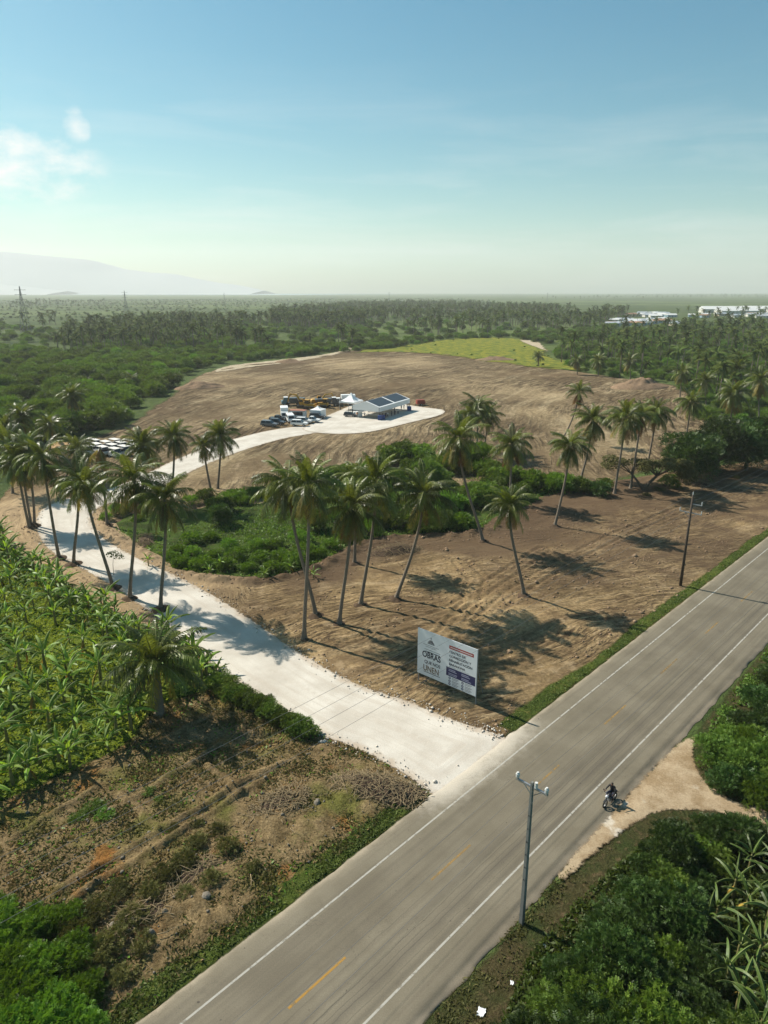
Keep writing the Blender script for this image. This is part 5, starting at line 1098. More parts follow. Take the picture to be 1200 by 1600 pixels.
SHIRT = [plain('shirt_' + n, c, .8, .2) for n, c in (('white', (.6, .6, .58)), ('navy', (.03, .04, .09)), ('orange', (.55, .18, .03)), ('grey', (.16, .16, .16)))]
def standing(sh, arm):
    J = {'hip': ((0, 0, .95), .13), 'chest': ((0, 0, 1.32), .16), 'neck': ((0, 0, 1.50), .06), 'head': ((.02, 0, 1.60), .095), 'crown': ((.01, 0, 1.72), .085)}
    B = [('hip', 'chest'), ('chest', 'neck'), ('neck', 'head'), ('head', 'crown')]
    for s, q in ((1, 'l'), (-1, 'r')):
        J.update({'sh' + q: ((0, s * .2, 1.42), .065), 'el' + q: ((.02 + arm * .1, s * .27, 1.14), .05), 'wr' + q: ((.08 + arm * .25, s * .25, .92 + arm * .15), .035), 'ha' + q: ((.11 + arm * .3, s * .25, .84 + arm * .18), .04),
                  'th' + q: ((0, s * .1, .86), .10), 'kn' + q: ((.02, s * .11, .5), .07), 'an' + q: ((0, s * .12, .09), .045), 'to' + q: ((.15, s * .13, .04), .04)})
        B += [('chest', 'sh' + q), ('sh' + q, 'el' + q), ('el' + q, 'wr' + q), ('wr' + q, 'ha' + q), ('hip', 'th' + q), ('th' + q, 'kn' + q), ('kn' + q, 'an' + q), ('an' + q, 'to' + q)]
    return skin_mesh('person', J, B, [SKIN, HAIR, JEAN, sh], lambda c: 1 if c.z > 1.64 and c.x < .06 or c.z > 1.72 else 0 if c.z > 1.47 or (abs(c.y) > .19 and c.z < 1.05 and c.z > .7) else 3 if c.z > .93 else 2 if c.z > .09 else 1)
PM = [standing(SHIRT[i], .3 * i) for i in range(4)]
PEOPLE = [(553, 640, 1), (556, 641, 2), (545, 644, 0), (627, 641, 0), (631, 640, 3), (603, 654, 1), (606, 653, 0), (612, 651, 3), (617, 650, 1), (598, 655, 3), (558, 653, 2), (636, 639, 1), (622, 648, 0), (570, 653.5, 1)]
PLAB = ['person in navy shirt by the peaked tent', 'person in orange shirt by the peaked tent', 'person in white shirt left of the peaked tent', 'person in white shirt at the far side of the big tent', 'person in grey shirt at the far side of the big tent', 'person in navy shirt near the blue tanks', 'person in white shirt near the blue tanks', 'person in grey shirt along the open tent side', 'person in navy shirt along the open tent side', 'person in grey shirt at the tent corner tank', 'person in orange shirt before the covered crates', 'person in navy shirt at the far tent leg', 'person in white shirt midway along the tent side', 'person in navy shirt under the front gable']
for i, (x, y, k) in enumerate(PEOPLE): tag(link('person', PM[k], None, vpx(x, y), (0, 0, i * 1.7)), PLAB[i], 'person')
# ---------------------------------------------------------------- motorcycle and rider
fw, rw = at(945, 1263), at(959.5, 1251); mid = (fw + rw) / 2; mid.z = .078; hd = math.atan2((fw - rw).y, (fw - rw).x)
bike = empty('motorcycle', mid, hd); tag(bike, 'dark motorcycle on the right road edge heading down the picture', 'motorcycle')
def ring(r0, r1, n=26, k=8): 
    m = MB(); V = []; F = []
    for i in range(n):
        a = i * 2 * math.pi / n
        for j in range(k): b = j * 2 * math.pi / k; V.append(((r0 + r1 * math.cos(b)) * math.cos(a), r1 * .9 * math.sin(b), (r0 + r1 * math.cos(b)) * math.sin(a)))
    for i in range(n):
        for j in range(k): F.append((i * k + j, i * k + (j + 1) % k, ((i + 1) % n) * k + (j + 1) % k, ((i + 1) % n) * k + j))
    return m.add(V, F)
TY2, RM2 = ring(.26, .055).mesh('tyre', TYRE, True), ring(.20, .02).mesh('rim', STEEL, True); SP = MB()
for i in range(9): a = i * math.pi / 9; SP.tube([(math.cos(a) * .2, 0, math.sin(a) * .2), (-math.cos(a) * .2, 0, -math.sin(a) * .2)], .006, 4)
SPM = SP.mesh('spokes', STEEL)
for x in (.64, -.62):
    w_ = link('wheel', TY2, bike, (x, 0, .315)); link('rim', RM2, w_); link('spokes', SPM, w_)
MB().tube([(-.62, .09, .315), (-.1, .12, .36), (.1, .1, .45), (.42, 0, .95)], .03, 6).tube([(-.62, -.09, .315), (-.1, -.12, .36), (.1, -.1, .45), (.42, 0, .95)], .03, 6).tube([(.40, 0, .92), (-.1, 0, .80), (-.7, 0, .82)], .03, 6).build('frame', BLACK, bike, smooth=True)
MB().tube([(.64, .08, .315), (.42, .08, .95)], .028, 6).tube([(.64, -.08, .315), (.42, -.08, .95)], .028, 6).build('fork', STEEL, bike, smooth=True)
MB().loft([[(x, y * w, z0 + zz * h) for y, zz in ((-1, 0), (-.8, .8), (0, 1), (.8, .8), (1, 0), (0, -.3))] for x, w, z0, h in ((.40, .08, .80, .08), (.25, .16, .80, .18), (.02, .17, .80, .18), (-.15, .10, .80, .1))]).build('fuel_tank', BLACK, bike, smooth=True)
MB().box((-.42, 0, .84), (.62, .26, .1)).build('seat', BLACK, bike, bevel=.03); MB().box((.05, 0, .48), (.36, .26, .32)).build('engine', STEEL, bike, bevel=.04); MB().tube([(.1, -.16, .3), (-.3, -.18, .3), (-.75, -.18, .42)], [.03, .045, .05], 8).build('exhaust', STEEL, bike, smooth=True)
MB().tube([(.30, .36, 1.02), (.42, .12, 1.0), (.42, -.12, 1.0), (.30, -.36, 1.02)], .018, 6).build('handlebar', BLACK, bike, smooth=True); MB().tube([(.46, 0, .92), (.60, 0, .90)], [.11, .09], 10).build('headlight', LAMP, bike, smooth=True)
MB().prism([(.40, .60), (.62, .68), (.86, .58), (.62, .64)], -.07, .07).build('front_mudguard', BLACK, bike); MB().prism([(-.5, .62), (-.75, .70), (-1.0, .55), (-.75, .65)], -.08, .08).build('rear_mudguard', BLACK, bike)
for sy in (-1, 1): MB().tube([(.34, sy * .3, 1.02), (.34, sy * .36, 1.18)], .01, 4).box((.34, sy * .38, 1.2), (.02, .12, .08)).build('mirror', BLACK, bike)
def rider_mesh(name, dx, sh, arms=True):
    J = {'hip': ((-.25 + dx, 0, .98), .15), 'waist': ((-.22 + dx, 0, 1.18), .14), 'chest': ((-.14 + dx, 0, 1.42), .165), 'neck': ((-.10 + dx, 0, 1.58), .065), 'head': ((-.06 + dx, 0, 1.68), .10), 'crown': ((-.06 + dx, 0, 1.81), .085)}
    B = [('hip', 'waist'), ('waist', 'chest'), ('chest', 'neck'), ('neck', 'head'), ('head', 'crown')]
    for s, q in ((1, 'l'), (-1, 'r')):
        hx = (.30, .33, 1.06) if arms else (-.05 + dx, .22, 1.15); ex = (.05, .34, 1.2) if arms else (-.2 + dx, .32, 1.18)
        J.update({'sh' + q: ((-.12 + dx, s * .2, 1.5), .07), 'el' + q: ((ex[0], s * ex[1], ex[2]), .052), 'wr' + q: ((hx[0] - .06, s * hx[1], hx[2] + .02), .036), 'ha' + q: ((hx[0] + .02, s * hx[1], hx[2]), .045),
                  'th' + q: ((-.18 + dx, s * .12, .95), .11), 'kn' + q: ((.18 + dx * .8, s * .25, .86), .078), 'an' + q: ((.04 + dx * .8, s * .22, .42), .05), 'to' + q: ((.20 + dx * .8, s * .24, .35), .042)})
        B += [('chest', 'sh' + q), ('sh' + q, 'el' + q), ('el' + q, 'wr' + q), ('wr' + q, 'ha' + q), ('hip', 'th' + q), ('th' + q, 'kn' + q), ('kn' + q, 'an' + q), ('an' + q, 'to' + q)]
    return skin_mesh(name, J, B, [SKIN, HAIR, JEAN, sh], lambda c: 1 if c.z > 1.73 or (c.z > 1.6 and c.x < -.08 + dx) else 0 if c.z > 1.56 or (arms and c.x > .2 and c.z > 1.0) else 3 if c.z > 1.02 and abs(c.x - dx) < .6 and not (c.z < 1.05 and abs(c.y) < .3 and c.x > dx) else 2 if c.z > .4 else 1)
M4 = Matrix.Translation(mid) @ Matrix.Rotation(hd, 4, 'Z')
p1_ = link('person', rider_mesh('person', 0, plain('black_jacket', (.012, .013, .016), .6, .3)), None, mid, (0, 0, hd)); tag(p1_, 'rider in dark clothes sitting on the motorcycle, hands on the bar', 'person')
# ---------------------------------------------------------------- billboard
BL_, BR_ = Vector((3.22, 59.38, 0)), Vector((8.29, 55.08, 0)); bw = (BR_ - BL_).length; bb = empty('billboard', BL_, math.atan2(BR_.y - BL_.y, BR_.x - BL_.x)); tag(bb, 'white project billboard on posts by the junction, reading OBRAS QUE NOS UNEN', 'billboard')
SIGNW = plain('sign_white', (.62, .65, .67), .5, .3, 0, .03, 1); NAVY = plain('sign_navy', (.022, .024, .085), .5, .3, 0, .05); SRED = plain('sign_red', (.30, .022, .02), .5, .3, 0, .05); INK = plain('sign_ink', (.035, .037, .05), .6, .2, 0, .05); BRONZE = plain('sign_bronze', (.16, .12, .08), .6, .2, 0, .05); GREYINK = plain('sign_grey', (.25, .26, .28), .6, .2, 0, .05); PALEINK = plain('sign_pale', (.30, .31, .42), .6, .2, 0, .05)
z0, z1 = 1.0, 5.75; BH_ = z1 - z0
MB().box((bw / 2, 0, (z0 + z1) / 2), (bw, .05, BH_)).build('panel', SIGNW, bb)
for x in (0.05, bw - .05): MB().box((x, .12, z1 / 2 - .03), (.09, .09, z1)).build('post', STEEL, bb)
for z in (z0 + .3, (z0 + z1) / 2, z1 - .3): MB().box((bw / 2, .06, z), (bw, .06, .06)).build('rail', STEEL, bb)
MB().tube([(bw - .1, .15, 4.2), (bw - .6, 2.2, 0)], .03, 5).build('brace', STEEL, bb); MB().tube([(.1, .15, 4.2), (.4, 2.2, 0)], .03, 5).build('brace', STEEL, bb)
def U2(u, v): return (u * bw, z0 + (1 - v) * BH_)     # u, v across and down the panel
def bar(u0, v0, u1, v1, m, nm='printed_band', d=.029):
    (a, b), (c, e) = U2(u0, v0), U2(u1, v1); MB().add([(a, -d, e), (c, -d, e), (c, -d, b), (a, -d, b)], [(0, 1, 2, 3)]).build(nm, m, bb)
def text(s, u, v, size, m, wide=1.0, bold=.0, align='LEFT'):
    cu = bpy.data.curves.new('lettering', 'FONT'); cu.body = s; cu.size = size; cu.align_x = align; cu.offset = bold; cu.fill_mode = 'FRONT'; cu.materials.append(m)
    x, z = U2(u, v); t_ = bpy.data.objects.new('lettering', cu); col.objects.link(t_); me = bpy.data.meshes.new_from_object(t_.evaluated_get(bpy.context.evaluated_depsgraph_get()))
    me.name = 'lettering'; bpy.data.objects.remove(t_); me.materials.clear(); me.materials.append(m); link('lettering', me, bb, (x, -.032, z), (math.pi / 2, 0, 0), (wide, 1, 1))
text('OBRAS', .085, .585, .86, INK, .80, .024); text('QUE NOS', .125, .715, .46, INK, .92, .012); text('UNEN', .105, .885, .86, BRONZE, .78, .02)
bar(.115, .905, .40, .918, INK)
bar(.545, .125, .945, .195, SRED); bar(.565, .15, .925, .172, plain('sign_cream', (.6, .5, .48), .5, .2), d=.031)
for i, s in enumerate(('CENTRO DE', 'CORRECCIÓN Y', 'REHABILITACIÓN', 'BARAHONA')): text(s, .548, .285 + i * .088, .33, INK, .98, .009)
bar(.548, .575, .88, .582, GREYINK); bar(.505, .60, .985, .79, NAVY)
for u0, v0, u1 in ((.545, .635, .66), (.545, .665, .68), (.545, .72, .69), (.545, .75, .68), (.76, .635, .88), (.76, .665, .90), (.76, .72, .88), (.76, .75, .92)): bar(u0, v0, u1, v0 + .016, PALEINK, d=.031)
for u in (.567, .782):
    for v in (.838, .905, .965):
        x, z = U2(u, v - .01); MB().tube([(x, -.0285, z), (x, -.031, z)], .125, 16).build('icon', NAVY, bb); MB().tube([(x, -.0305, z), (x, -.033, z)], .055, 10).build('icon_glyph', SIGNW, bb)
        bar(u + .04, v - .03, u + .15, v - .015, GREYINK); bar(u + .04, v, u + .13, v + .012, GREYINK)
for v, a, b in ((.30, .10, .37), (.335, .14, .33), (.40, .12, .40)): bar(a, v, b, v + .012, GREYINK)
bar(.14, .442, .39, .458, INK)
x, z = U2(.235, .245)
for k in range(5):
    dx = (k - 2) * .155; hh = .40 - .06 * (k - 2) ** 2 * 1.0; MB().add([(x + dx - .055, -.031, z), (x + dx + .055, -.031, z), (x + dx * .9 + .055, -.031, z + hh * .7), (x + dx * .8, -.031, z + hh), (x + dx * .9 - .055, -.031, z + hh * .7)], [(0, 1, 2, 3, 4)]).build('emblem', INK, bb)
MB().add([(x - .42, -.031, z - .10), (x + .42, -.031, z - .10), (x + .40, -.031, z - .03), (x - .40, -.031, z - .03)], [(0, 1, 2, 3)]).build('emblem', INK, bb); MB().add([(x - .05, -.031, z + .43), (x + .05, -.031, z + .43), (x + .04, -.031, z + .58), (x - .04, -.031, z + .58)], [(0, 1, 2, 3)]).build('emblem', INK, bb)
# ---------------------------------------------------------------- utility poles and wires
CONC = plain('weathered_concrete', (.20, .20, .185), .85, .15, 0, .25, 2); TAR = plain('tarred_wood', (.075, .058, .045), .85, .15, 0, .35, 2); CERAM = plain('insulator_ceramic', (.60, .60, .58), .3, .5)
np_ = empty('utility_pole', at(815, 1443), ang); tag(np_, 'grey utility pole with crossarm on the near right verge', 'utility pole')
MB().box((0, 0, 4.95), (.29, .25, 10.3), 0, 0, .6).build('mast', CONC, np_, bevel=.02)
MB().box((0, 0, 9.78), (.10, 2.0, .12)).build('crossarm', STEEL, np_)
for sy in (-.93, 0, .93): MB().tube([(0, sy + .02, 9.84), (0, sy + .02, 9.95), (0, sy + .02, 10.12), (0, sy + .02, 10.24)], [.05, .11, .12, .06], 10).build('insulator', CERAM, np_, None, (0, 0, 0)) if sy else MB().tube([(.0, -.25, 9.84), (.0, -.25, 10.2)], [.10, .09], 10).build('insulator', CERAM, np_)
for sy in (-1, 1): MB().tube([(.06, sy * .12, 9.25), (.06, sy * .62, 9.72)], .025, 5).build('brace', STEEL, np_)
for k in range(6): MB().box((0, 0, 3.4 + k * .9), (.36 - .012 * k, .04, .05)).build('step_bolt', BLACK, np_)
fp = empty('utility_pole', at(1063, 916), ang); tag(fp, 'dark wooden utility pole with two crossarms beside the bare lot', 'utility pole')
MB().tube([(0, 0, -.2), (0, 0, 12.1)], [.19, .115], 10).build('mast', TAR, fp, smooth=True)
MB().box((0, 0, 9.85), (.1, 2.7, .12)).build('crossarm', STEEL, fp); MB().box((0, -.6, 11.0), (.1, 1.3, .1)).build('crossarm', STEEL, fp)
for y, z in ((1.3, 9.9), (-1.3, 9.9), (-1.2, 11.05), (0, 12.1)): MB().tube([(0, y, z), (0, y, z + .1), (0, y, z + .42)], [.03, .065, .055], 8).build('insulator', CERAM, fp)
for sy in (-1, 1): MB().tube([(.06, 0, 9.2), (.06, sy * .8, 9.8)], .02, 5).build('brace', STEEL, fp)
WIRE = plain('weathered_wire', (.14, .14, .14), .5, .4)
def wire(t0, t1, nn, z, sag, label, r=.013):
    P = []
    for i in range(29):
        f = i / 28; t = t0 + (t1 - t0) * f; P.append(rd(t, nn, z - sag * 4 * f * (1 - f)))
    tag(MB().tube(P, r, 5).build('power_line', WIRE, None, smooth=True), label, 'wire')
tp, npn = [q[0] for q in tn(np.array([at(1063, 916)[:2]]))]
tq, nqn = [q[0] for q in tn(np.array([at(815, 1443)[:2]]))]
for nm, off, z, rr in (('outer low', -1.3, 10.33, .010), ('inner low', 1.3, 10.33, .010), ('inner high', 1.2, 11.47, .010), ('topmost', 0, 12.5, .009)):
    wire(tp, tp - 95, npn + off, z, .9, nm + ' wire running from the dark pole over the plot', rr); wire(tp, tp + 80, npn + off, z, .9, nm + ' wire running from the dark pole to the far right', rr)
for nm, off in (('left', -.93), ('middle', 0), ('right', .93)):
    wire(tq, tq - 60, nqn - off, 10.22, .5, nm + ' wire from the grey pole toward the lower edge', .008); wire(tq, tq + 120, nqn - off, 10.22, 1.2, nm + ' wire from the grey pole along the road', .008)

# ================================================================ FAR VEGETATION
frnd = np.random.default_rng(77)
FAR_FROND = leaf_mat('far_palm_leaf', (.032, .056, .012), (.12, .145, .034), .22, .7, .05, .08, .07)
def far_palm(seed, h):
    r = np.random.default_rng(seed); V, F = [], []; b0 = 0
    for i in range(17):
        el = R([70, 55, 40, 25, 10, -10, -30, -50][i % 8] + r.uniform(-8, 8)); az = i * 2.4; L = r.uniform(3.2, 4.2); n = 5; p = np.zeros(3); pts = [p]
        for k in range(n):
            a = el - R(75 if el > 0 else 45) * (k + .5) / n; p = p + L / n * np.array([math.cos(a), 0, math.sin(a)]); pts.append(p)
        c, s = math.cos(az), math.sin(az); Rm = np.array([[c, -s, 0], [s, c, 0], [0, 0, 1]])
        for k in range(n):
            for sd_ in (-1, 1):
                for q in (0, .5):
                    a = pts[k] * (1 - q) + pts[k + 1] * q; d = (pts[k + 1] - pts[k]) / (L / n); ll = 1.05 * (1 - .55 * (k / n)) 
                    tip = a + np.array([0, sd_, 0]) * ll * .75 + d * ll * .5 + np.array([0, 0, -.55]) * ll
                    V += [Rm @ a, Rm @ (a + d * .42), Rm @ tip]; F.append((len(V) - 3, len(V) - 2, len(V) - 1))
    V = np.array(V) + [0, 0, h]; return V, np.array(F)
FPALM = []
for s in range(4):
    h = (9.5, 11, 8.5, 12)[s]; V, F = far_palm(s + 3, h); tv = MB().tube([(0, 0, -.2), (.15, 0, h * .5), (0, 0, h + .2)], [.24, .17, .13], 6)
    FPALM.append((mesh_np('crown', V, F, FAR_FROND), tv.mesh('trunk', BARK, True)))
def merged(name, pal):
    cr, tk = pal; a, b = np.empty(len(cr.vertices) * 3, np.float32), np.empty(len(tk.vertices) * 3, np.float32); cr.vertices.foreach_get('co', a); tk.vertices.foreach_get('co', b)
    a, b = a.reshape(-1, 3), b.reshape(-1, 3); fs = [tuple(p.vertices) for p in cr.polygons] + [tuple(len(a) + v for v in p.vertices) for p in tk.polygons]
    me = bpy.data.meshes.new(name); me.from_pydata([tuple(v) for v in np.concatenate([a, b])], [], fs); me.materials.append(cr.materials[0]); me.materials.append(tk.materials[0])
    me.polygons.foreach_set('material_index', [0] * len(cr.polygons) + [1] * len(tk.polygons)); me.update(); return me
def instanced(name, P, scale, meshes, label, cat='trees', tilt=.05):
    """one object: real geometry repeated at many points (a mass nobody could count)"""
    n = len(P); me = bpy.data.meshes.new(name); me.vertices.add(n); me.vertices.foreach_set('co', np.asarray(P, np.float32).ravel())
    r = np.random.default_rng(n); set_attr(me, 'size', scale); set_attr(me, 'turn', np.column_stack([r.normal(0, tilt, n), r.normal(0, tilt, n), r.random(n) * 6.28])); set_attr(me, 'pick', r.integers(0, len(meshes), n).astype(float))
    ng = bpy.data.node_groups.new(name + '_nodes', 'GeometryNodeTree'); ng.interface.new_socket('Geometry', in_out='INPUT', socket_type='NodeSocketGeometry'); ng.interface.new_socket('Geometry', in_out='OUTPUT', socket_type='NodeSocketGeometry')
    N = ng.nodes.new; L = ng.links.new; gi, go, jn = N('NodeGroupInput'), N('NodeGroupOutput'), N('GeometryNodeJoinGeometry')
    def attr(nm, t):
        q = N('GeometryNodeInputNamedAttribute'); q.data_type = t; q.inputs[0].default_value = nm; return q.outputs[0]
    sz, tu, pk = attr('size', 'FLOAT'), attr('turn', 'FLOAT_VECTOR'), attr('pick', 'FLOAT')
    for i, m in enumerate(meshes):
        src = bpy.data.objects.new(m.name + '_source', m); oi = N('GeometryNodeObjectInfo'); oi.inputs['Object'].default_value = src; oi.inputs['As Instance'].default_value = True
        cmp_ = N('FunctionNodeCompare'); cmp_.data_type = 'FLOAT'; cmp_.operation = 'EQUAL'; L(pk, cmp_.inputs[0]); cmp_.inputs[1].default_value = float(i); cmp_.inputs['Epsilon'].default_value = .1
        ip = N('GeometryNodeInstanceOnPoints'); L(gi.outputs[0], ip.inputs['Points']); L(cmp_.outputs[0], ip.inputs['Selection']); L(oi.outputs['Geometry'], ip.inputs['Instance']); L(tu, ip.inputs['Rotation']); L(sz, ip.inputs['Scale']); L(ip.outputs[0], jn.inputs[0])
    L(jn.outputs[0], go.inputs[0]); o = link(name, me); md = o.modifiers.new('scatter', 'NODES'); md.node_group = ng
    return tag(o, label, cat, None, 'stuff')
def fpoly(pts): return gpoly(pts)
def z0c(P, z=-.05): return np.column_stack([P, np.full(len(P), z)])
GA = fpoly([(85, 556), (120, 520), (250, 508), (340, 506), (430, 505), (560, 500), (610, 530), (560, 545), (430, 552), (300, 548), (190, 552)])
GB = fpoly([(420, 492), (520, 482), (640, 478), (760, 481), (900, 487), (985, 492), (940, 515), (830, 524), (700, 530), (600, 538), (430, 520)])
GC = fpoly([(862, 566), (880, 545), (960, 525), (1060, 517), (1240, 512), (1260, 660), (1120, 640), (1065, 605), (960, 590), (900, 580)])
pa = np.concatenate([inside_random(GA, 1000, frnd), inside_random(GB, 3000, frnd)]); pa = pa[fbm(pa[:, 0] / 60, pa[:, 1] / 110, 61, 3) + frnd.normal(0, .04, len(pa)) > .44]; pc = np.array(spaced([tuple(p) for p in inside_random(GC, 900, frnd)], 6.0, cap=260))
near = pc[np.argsort(np.hypot(*pc.T))][:150]; rest = pc[np.argsort(np.hypot(*pc.T))][150:]
pa2 = pa[np.argsort(np.hypot(*pa.T))]; near2, rest2 = pa2[:95], pa2[95:]
for i, p in enumerate(np.concatenate([near, near2])):
    k = i % 4; s = frnd.uniform(.85, 1.25); q = empty('coconut_palm', (p[0], p[1], -.05), frnd.random() * 6.28, s); link('crown', FPALM[k][0], q); link('trunk', FPALM[k][1], q)
    tag(q, 'coconut palm in the grove right of the graded field' if i < 150 else 'coconut palm at the near edge of the grove beyond the field', 'palm tree', 'palms of the right-hand grove' if i < 150 else 'palms of the grove beyond the field')
MP = [merged('far_palm', q) for q in FPALM]
far_line = np.concatenate([inside_random(fpoly([(-20, 482), (60, 474), (165, 474), (165, 479), (60, 481), (0, 492)]), 60, frnd), inside_random(fpoly([(820, 470), (1000, 463), (1300, 461), (1300, 466), (1000, 468)]), 260, frnd), inside_random(fpoly([(985, 500), (1210, 490), (1210, 505), (1000, 512)]), 30, frnd), inside_random(fpoly([(20, 505), (110, 500), (110, 520), (20, 525)]), 14, frnd)])
allp = np.concatenate([rest, rest2, far_line]); instanced('palm_grove', z0c(allp), frnd.uniform(.85, 1.3, len(allp)), MP, 'far coconut groves stretching across the plain beyond the field')
# scrub woodland on the left, and green plantation on the right
S1 = fpoly([(-120, 740), (-20, 742), (20, 735), (60, 715), (100, 690), (145, 680), (190, 666), (213, 656), (233, 636), (268, 616), (292, 592), (320, 578), (358, 567), (440, 561), (530, 549), (520, 545), (400, 549), (250, 550), (100, 552), (-140, 546)])
cs = np.array(spaced([tuple(p) for p in inside_random(S1, 3000, frnd, 2.5)], 4.6, cap=560)); cs = cs[np.argsort(np.hypot(*cs.T))]
kinds = ['scrub', 'scrub', 'scrub_green']
for i, p in enumerate(cs[:190]):
    kd = kinds[int(fbm(np.array([p[0] / 30]), np.array([p[1] / 30]), 3)[0] * 5.5) % 3]; s = frnd.uniform(.7, 1.15) * (1 if np.hypot(*p) > 170 else .8)
    plant('scrub_tree', kd, (p[0], p[1], -.05), s, 'bushy thorn scrub tree in the woodland left of the field', 'tree', 'scrub trees left of the field', 700 + i, frnd.uniform(.8, 1.15))
SCR = [k['crown'] for q in ('scrub', 'scrub_green') for k in KIND[q]]
farS = [cs[190:]]
farS.append(inside_random(GA, 500, frnd)); farS.append(inside_random(GB, 700, frnd))
farS.append(inside_random(fpoly([(-60, 552), (100, 556), (300, 548), (430, 530), (430, 500), (250, 505), (100, 520), (-60, 500)]), 420, frnd))
farS.append(inside_random(fpoly([(430, 560), (550, 542), (700, 530), (840, 524), (960, 512), (960, 524), (850, 540), (800, 527), (700, 531), (640, 541), (545, 551)]), 260, frnd))
fs = np.concatenate(farS); instanced('scrub_woodland', z0c(fs), frnd.uniform(.5, 1.05, len(fs)), SCR, 'dense thorn scrub filling the land around the field', 'woodland')
GR = fpoly([(850, 552), (940, 520), (1060, 512), (1260, 505), (1330, 720), (1210, 715), (1130, 690), (1070, 640), (1062, 606), (960, 590), (900, 581)])
gp = inside_random(GR, 1500, frnd, 1.0); instanced('green_plantation', z0c(gp), frnd.uniform(.35, .8, len(gp)), [k['crown'] for k in KIND['scrub_green'] + KIND['scrub'][:1]], 'green plantation and scrub under the right-hand palms', 'plantation')
low = np.concatenate([inside_random(fpoly([(-300, 500), (-200, 470), (700, 466), (780, 470), (640, 478), (420, 488), (100, 505)]), 3800, frnd)])
instanced('plain_bushes', z0c(low), frnd.uniform(.18, .6, len(low)), SCR[:4], 'bushes and tree rows scattered over the far plain', 'bushes')
mb_ = inside_random(MEADOW, 22, frnd); instanced('meadow_bushes', z0c(mb_, .2), frnd.uniform(.08, .2, len(mb_)), SCR[4:], 'low bushes dotted over the yellow green meadow', 'bushes')
SIDE = np.array([rd(t, n)[:2] for t, n in ((20, -11.5), (45, -8), (52, -13), (70, -13.5), (140, -13.5), (160, 60), (20, 60))])
ss_ = inside_random(SIDE, 700, frnd, .8); px_, py_ = to_px(z0c(ss_, 1.0)); ss_ = ss_[(px_ > 1225) & (sdist(ss_, DRIVE) < -2.5)]
instanced('roadside_scrub', z0c(ss_), frnd.uniform(.55, 1.0, len(ss_)), [k['crown'] for q in ('thick', 'deep', 'feather') for k in KIND[q]], 'scrub carrying on beyond the thicket right of the road', 'scrub')
# ---------------------------------------------------------------- village
ROOFS = [plain('zinc_roof', (.52, .54, .55), .4, .4, .3, .15, .5), plain('white_roof', (.66, .66, .64), .6, .3, 0, .08, .5), plain('rust_roof', (.33, .19, .12), .8, .2, 0, .25, .5)]
WALLS = [plain('pale_wall', (.58, .56, .50), .9, .1), plain('cream_wall', (.55, .46, .34), .9, .1), plain('blue_wall', (.28, .40, .46), .9, .1)]
def house(P, rz, w, d, h, rf, wl, label, cat, group):
    root = empty('house' if w < 25 else 'warehouse', P, rz); tag(root, label, cat, group)
    MB().box((0, 0, h / 2), (w, d, h)).build('wall', WALLS[wl], root); rh = d * .2
    MB().prism([(-d / 2 - .5, h), (d / 2 + .5, h), (0, h + rh)], -w / 2 - .5, w / 2 + .5).build('roof', ROOFS[rf], root, None, (0, 0, math.pi / 2))
    m = MB().box((0, -d / 2 - .03, 1.0), (1.0, .05, 2.0)).build('door', BLACK, root)
    for x in (-w * .3, w * .3): MB().box((x, -d / 2 - .03, 1.6), (1.2, .05, 1.0)).build('window', GLASS, root)
hs = []
for i in range(24): hs.append((frnd.uniform(942, 1068), frnd.uniform(501, 510), 0))
for i in range(16): hs.append((frnd.uniform(985, 1060), frnd.uniform(491, 497), 1))
for i in range(12): hs.append((frnd.uniform(1080, 1200), frnd.uniform(493, 498), 2))
for i, (x, y, z) in enumerate(hs):
    v = at(x, y); house(v, frnd.uniform(-.5, .5), frnd.uniform(10, 17), frnd.uniform(7, 10), 3.2, int(frnd.choice([0, 1, 1, 0, 2])), i % 3, ['pale-roofed house in the near cluster of the far village', 'house with metal roof in the upper rows of the far village', 'small house below the long sheds of the far village'][z], 'house', ['houses of the near village cluster', 'houses of the upper village rows', 'houses below the sheds'][z])
for i, (x, y, w) in enumerate([(1130, 488.5, 75), (1190, 488, 70), (1150, 491.5, 60), (1240, 489, 80)]): house(at(x, y), frnd.uniform(-.1, .1), w, 24, 6, 1, 0, ['long white-roofed shed at the left end of the shed row', 'long white-roofed shed cut by the right picture edge', 'lower white-roofed shed in front of the shed row', 'white shed at the outer end of the row'][i], 'shed', None)
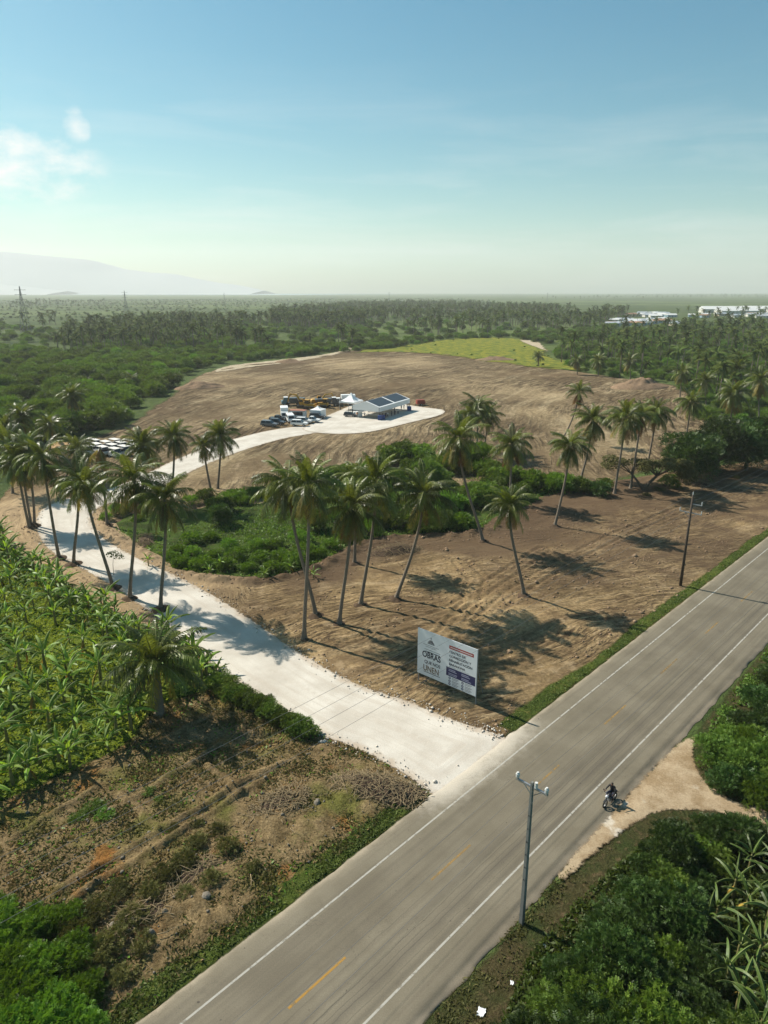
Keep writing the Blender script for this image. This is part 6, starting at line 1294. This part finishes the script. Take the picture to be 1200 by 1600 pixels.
# ---------------------------------------------------------------- pylons
STEELDARK = plain('galvanised_steel', (.16, .17, .17), .7, .2)
def pylon(P, h, label):
    root = empty('power_pylon', P); tag(root, label, 'pylon'); w = h * .09
    for sx in (-1, 1):
        for sy in (-1, 1): MB().tube([(sx * w, sy * w, 0), (sx * w * .28, sy * w * .28, h * .65), (sx * .12, sy * .12, h)], .16, 4).build('leg', STEELDARK, root)
    m = MB()
    for k in range(9):
        f0, f1 = k / 9, (k + 1) / 9; g = lambda f: w * (1 - f / .65 * .72) if f < .65 else w * .28 * (1 - (f - .65) / .35) + .12
        for a in range(4):
            q = [(1, 1), (1, -1), (-1, -1), (-1, 1)]; c, d = q[a], q[(a + 1) % 4]; m.tube([(c[0] * g(f0), c[1] * g(f0), f0 * h), (d[0] * g(f1), d[1] * g(f1), f1 * h)], .12, 4)
    m.build('lattice', STEELDARK, root)
    for z in (.72, .82, .92): MB().tube([(-h * .13, 0, h * z), (h * .13, 0, h * z)], .2, 4).build('crossarm', STEELDARK, root)
def pyl(x, yb, yt, label): B = at(x, yb); pylon(B, over(x, yt, B.y).z, label)
pyl(41, 520, 447, 'tall lattice power pylon at the far left'); pyl(198, 492, 454, 'distant lattice pylon left of the grove'); pyl(351, 474, 457, 'faint far pylon above the palm grove'); pyl(608, 472, 456, 'faint far pylon near the middle of the horizon'); pyl(855, 470, 457, 'faint far pylon right of the middle horizon')
# ---------------------------------------------------------------- haze
def haze():
    x0, x1, y0, y1, za, zb = -9600, 9600, -2500, 9800, -1.3, 520
    me = MB().box(((x0 + x1) / 2, (y0 + y1) / 2, (za + zb) / 2), (x1 - x0, y1 - y0, zb - za)).mesh('haze', bpy.data.materials.new('haze_air'))
    m = me.materials[0]; m.use_nodes = True; nt = m.node_tree; nt.nodes.clear(); v = nt.nodes.new('ShaderNodeVolumePrincipled'); v.inputs['Color'].default_value = (.97, .99, 1.0, 1); v.inputs['Density'].default_value = HAZE; v.inputs['Anisotropy'].default_value = .2
    out = nt.nodes.new('ShaderNodeOutputMaterial'); nt.links.new(v.outputs[0], out.inputs['Volume']); tag(link('haze', me), 'thin pale haze over the whole plain', 'haze', None, 'stuff')
HAZE = 1.2e-4
haze()
